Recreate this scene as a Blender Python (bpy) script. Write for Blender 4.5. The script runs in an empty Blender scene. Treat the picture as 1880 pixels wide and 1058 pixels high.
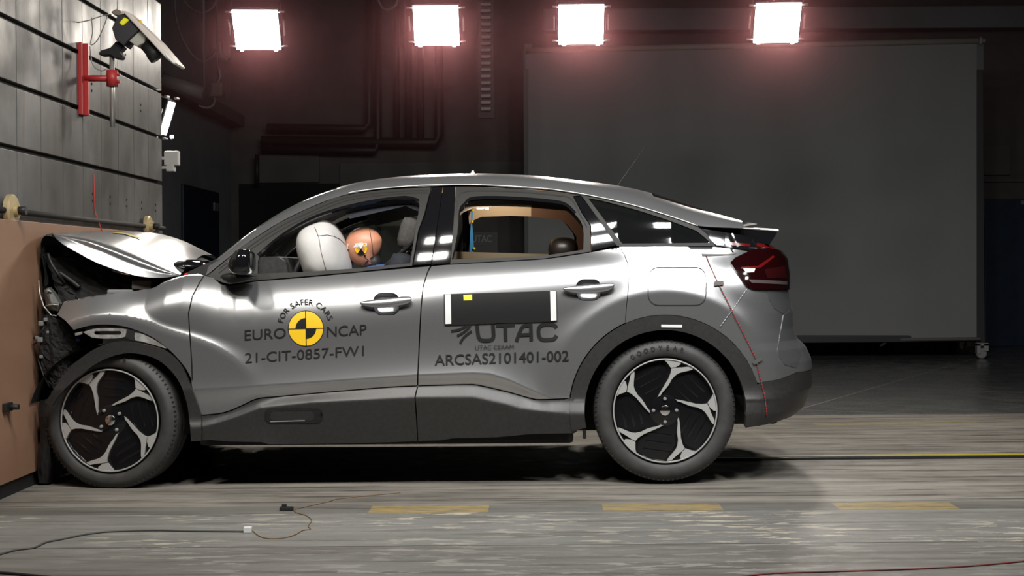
import bpy, bmesh, math, random
import numpy as np
from mathutils import Vector, Matrix
from mathutils.geometry import delaunay_2d_cdt

# ------------------------------------------------------------------ camera, world, exposure
F = 2660.0; D0 = 7.0; H = 1.045; CX, CY = 972.0, 496.0; K = D0 / F; ROLL = 0.0072
sc = bpy.context.scene
C = sc.collection
cd = bpy.data.cameras.new('camera'); cam = bpy.data.objects.new('camera', cd); C.objects.link(cam)
cd.sensor_width = 36; cd.lens = 36 * F / 1880.0
cd.shift_x = -(CX - 940) / 1880.0; cd.shift_y = (CY - 529) / 1880.0
cam.matrix_world = Matrix.Translation((0, -D0, H)) @ Matrix.Rotation(math.radians(90), 4, 'X') @ Matrix.Rotation(-ROLL, 4, 'Z')
cd.clip_end = 100
sc.camera = cam
w = bpy.data.worlds.new('World'); sc.world = w; w.use_nodes = True
w.node_tree.nodes['Background'].inputs[0].default_value = (0.8, 0.85, 1, 1)
w.node_tree.nodes['Background'].inputs[1].default_value = 0.07
sc.view_settings.view_transform = 'Standard'; sc.view_settings.look = 'None'
sc.view_settings.exposure = -0.1; sc.view_settings.gamma = 1.0
try:
    sc.cycles.use_denoising = True; sc.cycles.max_bounces = 6; sc.cycles.transparent_max_bounces = 12
    sc.cycles.sample_clamp_indirect = 4.0; sc.cycles.caustics_reflective = False; sc.cycles.caustics_refractive = False
except Exception: pass

def area(name, loc, target, w_, h_, power, col=(1, 1, 1), parent=None, spread=180):
    l = bpy.data.lights.new(name, 'AREA'); l.shape = 'RECTANGLE'; l.size = w_; l.size_y = h_; l.energy = power; l.color = col
    l.spread = math.radians(spread)
    o = bpy.data.objects.new(name, l); C.objects.link(o)
    d = Vector(target) - Vector(loc)
    o.matrix_world = Matrix.Translation(loc) @ d.to_track_quat('-Z', 'Y').to_matrix().to_4x4()
    if parent: o.parent = parent
    return o
# the hall's lamp rig on the camera's side of the car (out of frame, mirrored in the pillars and the paint)
for x, zl, wl, e1, e2 in ((-2.75, 3.95, .36, 20, 17), (-1.1, 3.95, .36, 26, 27), (.35, 4.2, .72, 34, 29), (1.7, 3.95, .36, 28, 29), (3.1, 3.95, .36, 22, 23)):
    cl = (1, .955, .88) if x < 0 else (.985, .98, .97)
    area('rig_light', (x, -3.0, zl), (x * .8, 0.6, 0.6), wl, 0.28, e1, cl, spread=110)
    area('rig_light', (x, -3.0, 5.1), (x * .8, 0.6, 0.6), 0.36, 0.28, e2, cl, spread=110)

# ------------------------------------------------------------------ helpers
def unroll(px, py):
    dx = np.asarray(px, float) - CX; dy = np.asarray(py, float) - CY
    return CX + dx - ROLL * dy, CY + ROLL * dx + dy
def P(px, py, Y):
    x, y = unroll(px, py); d = D0 + Y
    return Vector((float((x - CX) / F * d), Y, float(H - (y - CY) / F * d)))
def G(px, py, z=0.0):
    x, y = unroll(px, py); d = (H - z) * F / float(y - CY)
    return Vector((float((x - CX) / F * d), d - D0, z))
def tag(o, label=None, cat=None, group=None, kind=None):
    if label: o['label'] = label
    if cat: o['category'] = cat
    if group: o['group'] = group
    if kind: o['kind'] = kind
    return o
def thing(name, label, cat, loc=(0, 0, 0), group=None):
    o = bpy.data.objects.new(name, None); C.objects.link(o); o.location = loc; o.empty_display_size = .1
    return tag(o, label, cat, group)
def WM(o):
    b = Matrix.Translation(o.location) @ o.rotation_euler.to_matrix().to_4x4()
    return b if o.parent is None else WM(o.parent) @ o.matrix_parent_inverse @ b
def link(name, me, mat=None, parent=None, smooth=False, angle=None):
    if smooth:
        for p in me.polygons: p.use_smooth = True
    if mat is not None: me.materials.append(mat)
    o = bpy.data.objects.new(name, me); C.objects.link(o)
    if parent is not None:
        o.parent = parent; o.matrix_parent_inverse = WM(parent).inverted()
    return o
def obj(name, bm, mat, parent=None, smooth=False, sharp=None):
    me = bpy.data.meshes.new(name)
    if sharp is not None:
        for f in bm.faces: f.smooth = True
        for e in bm.edges:
            if len(e.link_faces) == 2 and e.calc_face_angle(0) > math.radians(sharp): e.smooth = False
    bm.to_mesh(me); bm.free()
    return link(name, me, mat, parent, smooth)
def pydata(name, vs, fs, mat, parent=None, smooth=False):
    me = bpy.data.meshes.new(name); me.from_pydata([tuple(map(float, v)) for v in vs], [], [tuple(map(int, f)) for f in fs]); me.update()
    return link(name, me, mat, parent, smooth)
def box(bm, a, b, bev=0.0, M=None):
    a = Vector(a); b = Vector(b)
    r = bmesh.ops.create_cube(bm, size=1.0)
    vs = r['verts']
    bmesh.ops.scale(bm, vec=(b - a), verts=vs); bmesh.ops.translate(bm, vec=(a + b) / 2, verts=vs)
    if bev > 0:
        es = list({e for v in vs for e in v.link_edges})
        r2 = bmesh.ops.bevel(bm, geom=es, offset=bev, segments=2, affect='EDGES', profile=.6)
        vs = list({v for f in r2['faces'] for v in f.verts} | {v for v in vs if v.is_valid})
    if M is not None: bmesh.ops.transform(bm, matrix=M, verts=vs)
    return vs
def tube(bm, pts, r, n=8, cap=True):
    pts = [Vector(p) for p in pts]; rings = []
    rr = r if isinstance(r, (list, tuple)) else [r] * len(pts)
    up = None
    for i, p in enumerate(pts):
        t = (pts[min(i + 1, len(pts) - 1)] - pts[max(i - 1, 0)]).normalized()
        if up is None:
            up = Vector((0, 0, 1)) if abs(t.z) < .9 else Vector((1, 0, 0))
        a = t.cross(up).normalized(); up = a.cross(t).normalized()
        rings.append([bm.verts.new(p + (a * math.cos(2 * math.pi * j / n) + up * math.sin(2 * math.pi * j / n)) * rr[i]) for j in range(n)])
    for i in range(len(rings) - 1):
        for j in range(n):
            f = bm.faces.new((rings[i][j], rings[i][(j + 1) % n], rings[i + 1][(j + 1) % n], rings[i + 1][j])); f.smooth = True
    if cap:
        bm.faces.new(rings[0][::-1]); bm.faces.new(rings[-1])
def catmull(pts, n=8):
    pts = [Vector(p) for p in pts]; out = []
    for i in range(len(pts) - 1):
        p0 = pts[max(i - 1, 0)]; p1 = pts[i]; p2 = pts[i + 1]; p3 = pts[min(i + 2, len(pts) - 1)]
        for k in range(n):
            t = k / n
            out.append(.5 * ((2 * p1) + (p2 - p0) * t + (2 * p0 - 5 * p1 + 4 * p2 - p3) * t * t + (3 * p1 - p0 - 3 * p2 + p3) * t ** 3))
    out.append(pts[-1]); return out
def lathe(bm, prof, c, axis='Y', n=64, closed=False):
    """prof: (r, h); revolve around the axis through c"""
    rings = []
    for r, h in prof:
        ring = []
        for j in range(n):
            a = 2 * math.pi * j / n; x, z = r * math.cos(a), r * math.sin(a)
            v = {'Y': (x, h, z), 'X': (h, x, z), 'Z': (x, z, h)}[axis]
            ring.append(bm.verts.new(Vector(v) + Vector(c)))
        rings.append(ring)
    m = len(rings)
    for i in range(m if closed else m - 1):
        A = rings[i]; B_ = rings[(i + 1) % m]
        for j in range(n):
            bm.faces.new((A[j], A[(j + 1) % n], B_[(j + 1) % n], B_[j]))
    if not closed:
        if prof[0][0] > 1e-6: bm.faces.new(rings[0])
        if prof[-1][0] > 1e-6: bm.faces.new(rings[-1][::-1])
    bmesh.ops.remove_doubles(bm, verts=bm.verts, dist=1e-6)
    bmesh.ops.recalc_face_normals(bm, faces=bm.faces)
def prism(bm, poly, y0, y1, f=None):
    """extrude an xz polygon from y0 to y1"""
    A = [bm.verts.new((p[0], y0, p[1])) for p in poly]; B_ = [bm.verts.new((p[0], y1, p[1])) for p in poly]
    n = len(poly)
    fs = [bm.faces.new(A), bm.faces.new(B_[::-1])]
    for i in range(n): fs.append(bm.faces.new((A[i], B_[i], B_[(i + 1) % n], A[(i + 1) % n])))
    bmesh.ops.recalc_face_normals(bm, faces=fs)

# ------------------------------------------------------------------ materials
def mat(name, col=(.5, .5, .5), rough=.5, metal=0.0, **kw):
    m = bpy.data.materials.new(name); m.use_nodes = True
    b = m.node_tree.nodes['Principled BSDF']
    b.inputs['Base Color'].default_value = (*col, 1); b.inputs['Roughness'].default_value = rough; b.inputs['Metallic'].default_value = metal
    for k_, v in kw.items():
        b.inputs[k_.replace('_', ' ')].default_value = v
    return m
class NT:
    def __init__(s, m): s.m = m; s.t = m.node_tree; s.b = s.t.nodes['Principled BSDF']
    def n(s, typ, **kw):
        nd = s.t.nodes.new(typ)
        for k_, v in kw.items():
            if k_ == 'inp':
                for kk, vv in v.items():
                    if isinstance(vv, bpy.types.NodeSocket): s.t.links.new(vv, nd.inputs[kk])
                    else: nd.inputs[kk].default_value = vv
            else: setattr(nd, k_, v)
        return nd
    def l(s, a, b): s.t.links.new(a, b)
    def co(s): return s.n('ShaderNodeTexCoord').outputs['Object']
    def mapping(s, v, scale=(1, 1, 1), loc=(0, 0, 0)):
        return s.n('ShaderNodeMapping', inp={'Vector': v, 'Scale': scale, 'Location': loc}).outputs[0]
    def noise(s, v, scale=5, detail=4, rough=.55):
        return s.n('ShaderNodeTexNoise', inp={'Vector': v, 'Scale': scale, 'Detail': detail, 'Roughness': rough}).outputs['Fac']
    def ramp(s, f, stops):
        r = s.n('ShaderNodeValToRGB', inp={'Fac': f}); e = r.color_ramp.elements
        while len(e) < len(stops): e.new(.5)
        for i, (p, c) in enumerate(stops):
            e[i].position = p; e[i].color = (*c, 1) if len(c) == 3 else c
        return r.outputs['Color']
    def math(s, op, a, b=0.0, c=0.0, clamp=False):
        return s.n('ShaderNodeMath', operation=op, use_clamp=clamp, inp={0: a, 1: b, 2: c}).outputs[0]
    def mix(s, f, a, b, mode='MIX'):
        nd = s.n('ShaderNodeMix', data_type='RGBA', blend_type=mode)
        for i, v in ((0, f), (6, a), (7, b)):
            if isinstance(v, bpy.types.NodeSocket): s.l(v, nd.inputs[i])
            else: nd.inputs[i].default_value = v if i == 0 else (*v, 1)
        return nd.outputs[2]
    def sep(s, v):
        return s.n('ShaderNodeSeparateXYZ', inp={0: v}).outputs
    def bump(s, h, strength=.3, dist=.01):
        nd = s.n('ShaderNodeBump', inp={'Height': h, 'Strength': strength, 'Distance': dist}); s.l(nd.outputs[0], s.b.inputs['Normal'])
    def mask(s, v, lo, hi, soft=.004):
        a = s.n('ShaderNodeMapRange', inp={'Value': v, 'From Min': lo - soft, 'From Max': lo + soft}).outputs[0]
        b = s.n('ShaderNodeMapRange', inp={'Value': v, 'From Min': hi - soft, 'From Max': hi + soft, 'To Min': 1.0, 'To Max': 0.0}).outputs[0]
        return s.math('MULTIPLY', a, b)
def noisy(name, c1, c2, scale, rough=.6, metal=0., stretch=(1, 1, 1), bump=0., r2=None, bd=.004):
    m = mat(name, c1, rough, metal); t = NT(m); v = t.mapping(t.co(), stretch)
    f = t.noise(v, scale); t.l(t.ramp(f, [(.35, c1), (.68, c2)]), t.b.inputs['Base Color'])
    if bump: t.bump(t.noise(v, scale * 4), bump, bd)
    if r2: t.l(t.ramp(f, [(.3, (rough,) * 3), (.7, (r2,) * 3)]), t.b.inputs['Roughness'])
    return m

M = {}
M['paint'] = mat('grey_satin_paint', (.40, .405, .415), .26, .83)
t = NT(M['paint']); v = t.co(); f = t.noise(v, 900, 2); t.l(t.ramp(f, [(.3, (.375, .38, .39)), (.7, (.43, .435, .445))]), t.b.inputs['Base Color'])
M['cladding'] = noisy('black_grained_plastic', (.019, .019, .019), (.026, .025, .024), 60, .42, bump=.12, bd=.001)
M['gloss'] = mat('gloss_black_trim', (.006, .006, .007), .06, 0, Coat_Weight=.5)
M['frame'] = mat('satin_dark_trim', (.020, .019, .017), .55, Specular_IOR_Level=.25)
M['rubber'] = mat('black_rubber', (.012, .012, .012), .55)
M['black'] = mat('matt_black', (.006, .006, .006), .8)
M['tyre'] = noisy('tyre_rubber', (.028, .028, .028), (.045, .044, .042), 14, .62)
M['tyretext'] = mat('tyre_lettering_rubber', (.012, .012, .012), .6)
M['rimblack'] = mat('rim_gloss_black', (.006, .006, .007), .12)
M['rimsilver'] = mat('rim_machined_silver', (.56, .56, .55), .32, .5)
M['chrome'] = mat('chrome', (.8, .8, .8), .12, 1)
M['letters'] = mat('black_vinyl', (.008, .008, .0085), .6, Specular_IOR_Level=.25)
M['yellow'] = mat('yellow_vinyl', (.74, .46, .004), .55)
M['white'] = mat('white_label', (.68, .69, .68), .5)
M['yellowlabel'] = mat('yellow_label', (.85, .82, .02), .5)
M['tape'] = mat('grey_tape', (.07, .07, .065), .6)
M['redred'] = mat('red_string', (.55, .02, .02), .6)
m = mat('tinted_glass', (.005, .006, .006), .03); M['tint'] = m; NT(m).b.inputs['Alpha'].default_value = .93
m = mat('clear_glass', (.35, .42, .40), .08); M['glass'] = m; NT(m).b.inputs['Alpha'].default_value = .22
m = mat('windscreen_glass', (.16, .20, .18), .08); M['screenglass'] = m; NT(m).b.inputs['Alpha'].default_value = .6
m = mat('dusty_far_glass', (.34, .42, .38), .4); M['farglass'] = m; NT(m).b.inputs['Alpha'].default_value = .55
M['lampred'] = mat('dark_red_lens', (.010, .001, .0015), .08, 0, Coat_Weight=.6)
M['lampbright'] = mat('bright_red_lens', (.10, .004, .004), .2)
M['lampclear'] = mat('clear_lens', (.07, .055, .055), .2)
M['airbag'] = noisy('airbag_fabric', (.50, .49, .47), (.58, .57, .56), 12, .8, bump=.15)
M['skin'] = noisy('dummy_vinyl_skin', (.50, .215, .125), (.56, .25, .15), 9, .42)
M['blue'] = noisy('blue_shirt_cotton', (.03, .075, .22), (.04, .10, .28), 30, .8)
M['seat'] = noisy('dark_seat_fabric', (.010, .012, .018), (.018, .02, .028), 50, .85)
M['headrest'] = noisy('grey_headrest_fabric', (.055, .05, .047), (.075, .07, .065), 80, .8)
M['cream'] = mat('cream_headliner', (.52, .40, .28), .8)
M['tan'] = mat('brown_pillar_trim', (.14, .075, .05), .6)
M['dash'] = noisy('dark_dashboard_vinyl', (.018, .017, .017), (.03, .028, .027), 60, .55)
M['crumple'] = noisy('crushed_dark_plastic', (.003, .003, .0035), (.010, .0095, .009), 14, .8, bump=.6, bd=.02)
M['zinc'] = noisy('bare_zinc_bracket', (.35, .34, .32), (.7, .7, .68), 26, .35, .6, bump=.2)
M['grey'] = mat('grey_plastic', (.2, .2, .2), .5)
M['cyan'] = mat('blue_tape', (.02, .22, .55), .5)

# ------------------------------------------------------------------ body side surface of the car
CARY = 0.9                                   # car's centre line
def curve(pts):
    a = [unroll(*p) for p in pts]; return np.array([float(q[0]) for q in a]), np.array([float(q[1]) for q in a])
BELT = curve([(90, 560), (117, 553), (153, 545), (194, 539), (263, 531), (301, 517), (332, 507), (365, 506), (395, 510), (430, 515), (470, 514), (650, 500), (790, 488), (830, 484), (1000, 475), (1070, 465), (1140, 453), (1310, 453), (1340, 457), (1376, 455), (1500, 455)])
CREASE = curve([(60, 715), (340, 715), (450, 709), (542, 703), (720, 691), (767, 688), (869, 684), (901, 686), (933, 696), (975, 715), (1010, 730), (1060, 735), (1400, 735), (1500, 735)])
CLADTOP = curve([(60, 768), (370, 763), (400, 760), (421, 755), (445, 745), (473, 732.5), (512, 728.5), (720, 711), (767, 709), (852, 706.6), (877, 707.7), (933, 720.4), (975, 732), (992, 734), (1048, 732), (1100, 735), (1390, 705), (1430, 696), (1461, 684), (1500, 665)])
RIDGE = curve([(60, 790), (370, 785), (400, 777), (440, 764), (481, 749), (572, 739), (720, 732), (767, 730), (869, 730), (933, 744), (954, 751), (1048, 760), (1100, 760), (1500, 760)])
def sstep(x): x = np.clip(x, 0, 1); return x * x * (3 - 2 * x)
def softramp(x, k_=.12): return (np.sqrt(x * x + k_ * k_) - np.sqrt((x - 1) ** 2 + k_ * k_) + 1) / 2
def smin(a, b, k_):
    h = np.clip(.5 + .5 * (b - a) / k_, 0, 1); return b * (1 - h) + a * h - k_ * h * (1 - h)
FW = tuple(float(q) for q in unroll(202, 775)); RW = tuple(float(q) for q in unroll(1221, 754))
def Sside(u, v):
    u = np.asarray(u, float); v = np.asarray(v, float)
    vb = np.interp(u, *BELT); vc = np.interp(u, *CREASE); vt = np.interp(u, *CLADTOP); vr = np.interp(u, *RIDGE)
    W_ = np.interp(u, [300, 400], [72.0, 112.0])
    tt = np.clip((vb + W_ - v) / W_, 0, 1)
    A_ = np.interp(u, [300, 650, 1000, 1240], [.108, .115, .102, .135]) * np.interp(u, [300, 400], [.85, 1.0])
    s = A_ * tt ** np.interp(u, [300, 650, 1000, 1240], [2.5, 2.45, 3.1, 2.5])
    m1 = np.maximum(vc - 600, 30)
    s = s - 0.028 * np.clip((v - 600) / m1, 0, 1) ** 2.5
    band = np.maximum(vt - vc, 1)
    s = s + 0.02 * sstep((v - vc) / band) * np.clip(band / 20, 0, 1)
    rr = np.maximum(vr - vt, 1)
    s = s - 0.032 * softramp((v - vt) / rr)
    s = s + 0.042 * np.clip(np.sqrt(np.maximum(v - vr + 3, 0) ** 2 + 9) / 75 - .04, 0, 1.2) * (v > vr - 3)
    # flares
    rf = np.hypot(u - FW[0], v - FW[1]); th = np.abs(np.degrees(np.arctan2(u - FW[0], FW[1] - v)))
    r0 = 186 + 86 * sstep((th - 26) / 58)
    fr = -0.030 + (.22 + .25 * (1 - sstep((th - 26) / 58))) * K * np.sqrt(np.maximum(rf - r0, 0) ** 2 + 260) + np.maximum(rf - r0 - 14, 0) * K * .35 * (1 - sstep((th - 26) / 58))
    r2 = np.hypot(u - RW[0], v - RW[1])
    th2 = np.abs(np.degrees(np.arctan2(u - RW[0], RW[1] - v)))
    rr_ = -0.030 + (.24 + .26 * (1 - sstep((th2 - 25) / 40))) * K * np.sqrt(np.maximum(r2 - 214, 0) ** 2 + 110)
    below = v > vb
    s2 = smin(smin(s, fr, .014), rr_, .014)
    s = np.where(below, s2, s)
    # glasshouse tumblehome
    d = np.maximum(vb - v, 0) * K
    s = s + np.where(v < vb, .33 * d + .55 * d * d, 0)
    return s
S0 = 1335.0; X0 = (S0 - CX) * K
_th = np.linspace(0, math.pi / 2, 400); _n = 2.7
_fx = np.sin(_th) ** (2 / _n); _fy = 1 - np.cos(_th) ** (2 / _n)
_al = np.concatenate([[0], np.cumsum(np.hypot(np.diff(_fx) * .56, np.diff(_fy) * .87))])
LS = _al[-1] / K
SIL = [(380, 1372), (426, 1395), (445, 1412), (460, 1436), (475, 1446), (503, 1448), (530, 1447), (548, 1449), (572, 1455), (600, 1456), (621, 1462), (636, 1478), (657, 1487), (671, 1489), (707, 1487), (743, 1472), (767, 1442), (785, 1400), (800, 1385)]
def _xr_solve():
    vs, xs = [], []
    for py, px in SIL:
        best = None
        for xr in np.linspace(.9, 1.75, 400):
            X = X0 + (xr - X0) * _fx; Y = .0 + .9 * _fy
            mx = np.max(CX + X * F / (D0 + Y))
            if mx >= px: best = xr; break
        i = np.argmax(X * F / (D0 + Y)); Ya = Y[i]
        x_, y_ = unroll(px, py)
        vs.append(CY + (float(y_) - CY) * (D0 + Ya) / D0); xs.append(best or 1.7)
    return np.array(vs), np.array(xs)
XRV, XRX = _xr_solve()
def B(s, v, off=0.0):
    s = np.atleast_1d(np.asarray(s, float)); v = np.atleast_1d(np.asarray(v, float))
    X = (s - CX) * K; w_ = s > S0
    al = np.clip((s - S0) * K, 0, _al[-1])
    fx = np.interp(al, _al, _fx); fy = np.interp(al, _al, _fy)
    xr = np.interp(v, XRV, XRX)
    X = np.where(w_, X0 + (xr - X0) * fx, X)
    u = X / K + CX
    S = Sside(u, v)
    Y = np.where(w_, S + (CARY - S) * fy, S)
    Z = H - (v - CY) * K
    return np.stack([X, Y, Z], -1)
def BN(s, v):
    e = .6
    a = B(s + e, v) - B(s - e, v); b = B(s, v + e) - B(s, v - e)
    n = np.cross(a, b); l = np.linalg.norm(n, axis=-1, keepdims=True); n = n / np.maximum(l, 1e-9)
    n = np.where((n[:, 1:2] * 1.0 - n[:, 0:1] * .6) > 0, -n, n)
    return n
def Winv(px, py):
    """image point -> (s, v) on the body side surface"""
    x, y = unroll(px, py); x = np.atleast_1d(x).astype(float); y = np.atleast_1d(y).astype(float)
    s = x.copy(); v = y.copy()
    for _ in range(8):
        Y = B(np.minimum(s, S0), v)[:, 1]
        s = CX + (x - CX) * (D0 + Y) / D0; v = CY + (y - CY) * (D0 + Y) / D0
    far = np.where(s > S0 - 5)[0]
    if len(far):
        grid = np.linspace(S0 - 10, S0 + LS * .80, 500)
        for i in far:
            vv = np.full_like(grid, v[i])
            for _ in range(4):
                Q = B(grid, vv); vv = CY + (y[i] - CY) * (D0 + Q[:, 1]) / D0
            pr = CX + Q[:, 0] * F / (D0 + Q[:, 1])
            k_ = np.argmax(pr); ok = np.where(pr[:k_ + 1] >= x[i])[0]
            j = ok[0] if len(ok) else k_
            s[i] = grid[j]; v[i] = vv[j]
    return s, v
def dens(poly, step, closed=True):
    out = []; n = len(poly)
    for i in range(n if closed else n - 1):
        a = poly[i]; b = poly[(i + 1) % n]
        m_ = max(1, int(math.hypot(b[0] - a[0], b[1] - a[1]) / step))
        for k_ in range(m_): out.append((a[0] + (b[0] - a[0]) * k_ / m_, a[1] + (b[1] - a[1]) * k_ / m_))
    if not closed: out.append(tuple(poly[-1]))
    return out
def smoothpoly(pts, n=6):
    return [(p.x, p.y) for p in catmull([(a, b, 0) for a, b in pts], n)]
def shrinkpoly(poly, d):
    n = len(poly); A = sum(poly[i][0] * poly[(i + 1) % n][1] - poly[(i + 1) % n][0] * poly[i][1] for i in range(n))
    sg = 1 if A > 0 else -1; out = []
    for i in range(n):
        a = Vector(poly[i - 1]); p = Vector(poly[i]); b = Vector(poly[(i + 1) % n])
        t1 = (p - a); t2 = (b - p)
        if t1.length < 1e-6 or t2.length < 1e-6: out.append(tuple(p)); continue
        t1.normalize(); t2.normalize()
        nn = Vector((-t1.y - t2.y, t1.x + t2.x))
        if nn.length < 1e-6: out.append(tuple(p)); continue
        nn.normalize(); out.append(tuple(p + nn * d * sg))
    return out
def inside(px, py, polys):
    r = np.zeros(len(px), bool)
    for poly in polys:
        a = np.array(poly); n = len(a); c = np.zeros(len(px), bool)
        for i in range(n):
            x1, y1 = a[i]; x2, y2 = a[(i + 1) % n]
            if y1 == y2: continue
            cond = ((y1 > py) != (y2 > py)) & (px < (x2 - x1) * (py - y1) / (y2 - y1) + x1)
            c ^= cond
        r ^= c
    return r
M_FINE = True
GLASSHOUSE = {'front_window_frame', 'rear_window_frame', 'quarter_glass_trim', 'quarter_glass', 'rear_door_corner_trim', 'door_edge_trim', 'front_door_pillar_cover', 'rear_door_pillar_cover'}
def _ext(v, poly):
    a = np.array(poly); L = np.full(len(v), 1e9); R = np.full(len(v), -1e9)
    for i in range(len(a)):
        x1, y1 = a[i]; x2, y2 = a[(i + 1) % len(a)]
        if y1 == y2: continue
        ok = (np.minimum(y1, y2) <= v) & (v <= np.maximum(y1, y2)); x = x1 + (v - y1) / (y2 - y1) * (x2 - x1)
        L = np.where(ok, np.minimum(L, x), L); R = np.where(ok, np.maximum(R, x), R)
    return L, R
def panel(name, poly, material, parent=None, holes=(), off=0.0, flange=.018, res=5.0, shrink=1.1, sv=False, far=False, seg=5.0, bulge=0.0):
    """a sheet that follows the body side surface inside an outline; far=True builds the car's other side"""
    polys = []
    for k_, pl in enumerate([poly] + list(holes)):
        if not sv:
            p2 = dens(pl, seg); p2 = shrinkpoly(p2, shrink if k_ == 0 else -shrink) if shrink else p2
            s, v = Winv([p[0] for p in p2], [p[1] for p in p2])
            p3 = list(zip(s.tolist(), v.tolist()))
        else:
            p3 = dens(pl, seg); p3 = shrinkpoly(p3, shrink if k_ == 0 else -shrink) if shrink else p3
        q = [p3[0]]
        for p in p3[1:]:
            if math.hypot(p[0] - q[-1][0], p[1] - q[-1][1]) > .25: q.append(p)
        if math.hypot(q[0][0] - q[-1][0], q[0][1] - q[-1][1]) < .25: q.pop()
        polys.append(q)
    allp = np.array([p for q in polys for p in q])
    mn = allp.min(0); mx = allp.max(0)
    gx, gy = np.meshgrid(np.arange(mn[0] + res / 2, mx[0], res), np.arange(mn[1] + res / 2, mx[1], res)); gx = gx.ravel(); gy = gy.ravel()
    ins = inside(gx, gy, polys); gx = gx[ins]; gy = gy[ins]
    if len(gx):
        keep = np.ones(len(gx), bool)
        for i in range(0, len(allp), 200):
            d = np.hypot(gx[:, None] - allp[None, i:i + 200, 0], gy[:, None] - allp[None, i:i + 200, 1]).min(1); keep &= d > res * .45
        gx = gx[keep]; gy = gy[keep]
    ex = []
    uu = np.arange(mn[0], min(mx[0], S0), 2.6)
    for dv in (-2.2, 0, 2.2):
        for cv in (CREASE, RIDGE): ex.append(np.stack([uu, np.interp(uu, *cv) + dv], 1))
    for th_ in (np.radians(np.arange(-100, 100, .55)),):
        td = np.abs(np.degrees(th_)); r0_ = 186 + 86 * sstep((td - 26) / 58)
        for dr in (-6, -2, 2, 6, 10, 15): ex.append(np.stack([FW[0] + (r0_ + dr) * np.sin(th_), FW[1] - (r0_ + dr) * np.cos(th_)], 1))
        for dr in (-3, 1, 5, 9, 14): ex.append(np.stack([RW[0] + (214 + dr) * np.sin(th_), RW[1] - (214 + dr) * np.cos(th_)], 1))
    ex = np.concatenate(ex); ex = ex[(ex[:, 0] > mn[0]) & (ex[:, 0] < min(mx[0], S0)) & (ex[:, 1] > mn[1]) & (ex[:, 1] < mx[1])] if M_FINE and material is M['paint'] or name.endswith('sill_cladding') else ex[:0]
    if len(ex):
        ex = ex[inside(ex[:, 0], ex[:, 1], polys)]
    if len(ex):
        keep = np.ones(len(ex), bool)
        for i in range(0, len(allp), 200):
            keep &= np.hypot(ex[:, 0][:, None] - allp[None, i:i + 200, 0], ex[:, 1][:, None] - allp[None, i:i + 200, 1]).min(1) > 1.4
        ex = ex[keep]
    if len(ex) and len(gx):
        keep = np.ones(len(gx), bool)
        for i in range(0, len(ex), 200):
            keep &= np.hypot(gx[:, None] - ex[None, i:i + 200, 0], gy[:, None] - ex[None, i:i + 200, 1]).min(1) > 1.9
        gx = np.concatenate([gx[keep], ex[:, 0]]); gy = np.concatenate([gy[keep], ex[:, 1]])
    verts = [Vector(p) for p in allp.tolist()]; edges = []; b0 = 0; loops = []
    for q in polys:
        n = len(q); edges += [(b0 + i, b0 + (i + 1) % n) for i in range(n)]; loops.append((b0, n)); b0 += n
    verts += [Vector((a, b)) for a, b in zip(gx.tolist(), gy.tolist())]
    r = delaunay_2d_cdt(verts, edges, [], 0, 1e-4)
    ov, of = r[0], r[2]
    vv = np.array([tuple(p) for p in ov]); tr = np.array([f for f in of if len(f) == 3])
    c = vv[tr].mean(1); keep = inside(c[:, 0], c[:, 1], polys); tr = tr[keep]
    remap = {}
    for i, src in enumerate(r[3]):
        for j in src: remap[j] = i
    if name in GLASSHOUSE:
        vb_ = np.interp(np.minimum(vv[:, 0], S0 + 20), *BELT); vc_ = np.minimum(vv[:, 1], vb_ - 1.2)
        N = BN(vv[:, 0], vc_); Q = B(vv[:, 0], vc_); Q[:, 2] = H - (vv[:, 1] - CY) * K; Q = Q + N * off
    else:
        N = BN(vv[:, 0], vv[:, 1]); Q = B(vv[:, 0], vv[:, 1]) + N * off
    if bulge:
        L_, R_ = _ext(vv[:, 1], polys[0]); hw = np.maximum((R_ - L_) / 2, 1); q_ = np.clip((vv[:, 0] - (L_ + R_) / 2) / hw, -1, 1)
        Q = Q + N * (bulge * (1 - q_ ** 2))[:, None]; N = N + np.array([1, 0, 0])[None] * (2 * bulge * q_ / (hw * K))[:, None]
        N = N / np.linalg.norm(N, axis=1, keepdims=True)
    fn = np.cross(Q[tr[:, 1]] - Q[tr[:, 0]], Q[tr[:, 2]] - Q[tr[:, 0]]); flip = (fn * N[tr[:, 0]]).sum(1) < 0
    tr[flip] = tr[flip][:, ::-1]
    V = Q.tolist(); faces = tr.tolist(); ln = [N[i] for f in faces for i in f]
    if flange:
        for b0, n in loops:
            idx = [remap[b0 + i] for i in range(n)]
            base0 = len(V)
            for i in idx: V.append(Q[i].tolist())
            base = len(V)
            for i in idx: V.append((Q[i] - N[i] * flange).tolist())
            for i in range(n):
                a, b = idx[i], idx[(i + 1) % n]; f = [base0 + i, base0 + (i + 1) % n, base + (i + 1) % n, base + i]
                fn_ = np.cross(np.array(V[f[1]]) - np.array(V[f[0]]), np.array(V[f[3]]) - np.array(V[f[0]])); l = np.linalg.norm(fn_)
                fn_ = fn_ / l if l > 0 else N[a]
                if far: pass
                faces.append(f); ln += [fn_] * 4
    V = np.array(V); ln = np.array(ln)
    if far:
        V[:, 1] = 2 * CARY - V[:, 1]; ln[:, 1] *= -1; out = []; k_ = 0; ln2 = []
        for f in faces:
            m_ = len(f); out.append(f[::-1]); ln2 += list(ln[k_:k_ + m_][::-1]); k_ += m_
        faces = out; ln = np.array(ln2)
    me = bpy.data.meshes.new(name); me.from_pydata(V.tolist(), [], faces)
    for p in me.polygons: p.use_smooth = True
    if len(ln) == len(me.loops): me.normals_split_custom_set([tuple(x) for x in ln])
    return link(name, me, material, parent)
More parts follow.
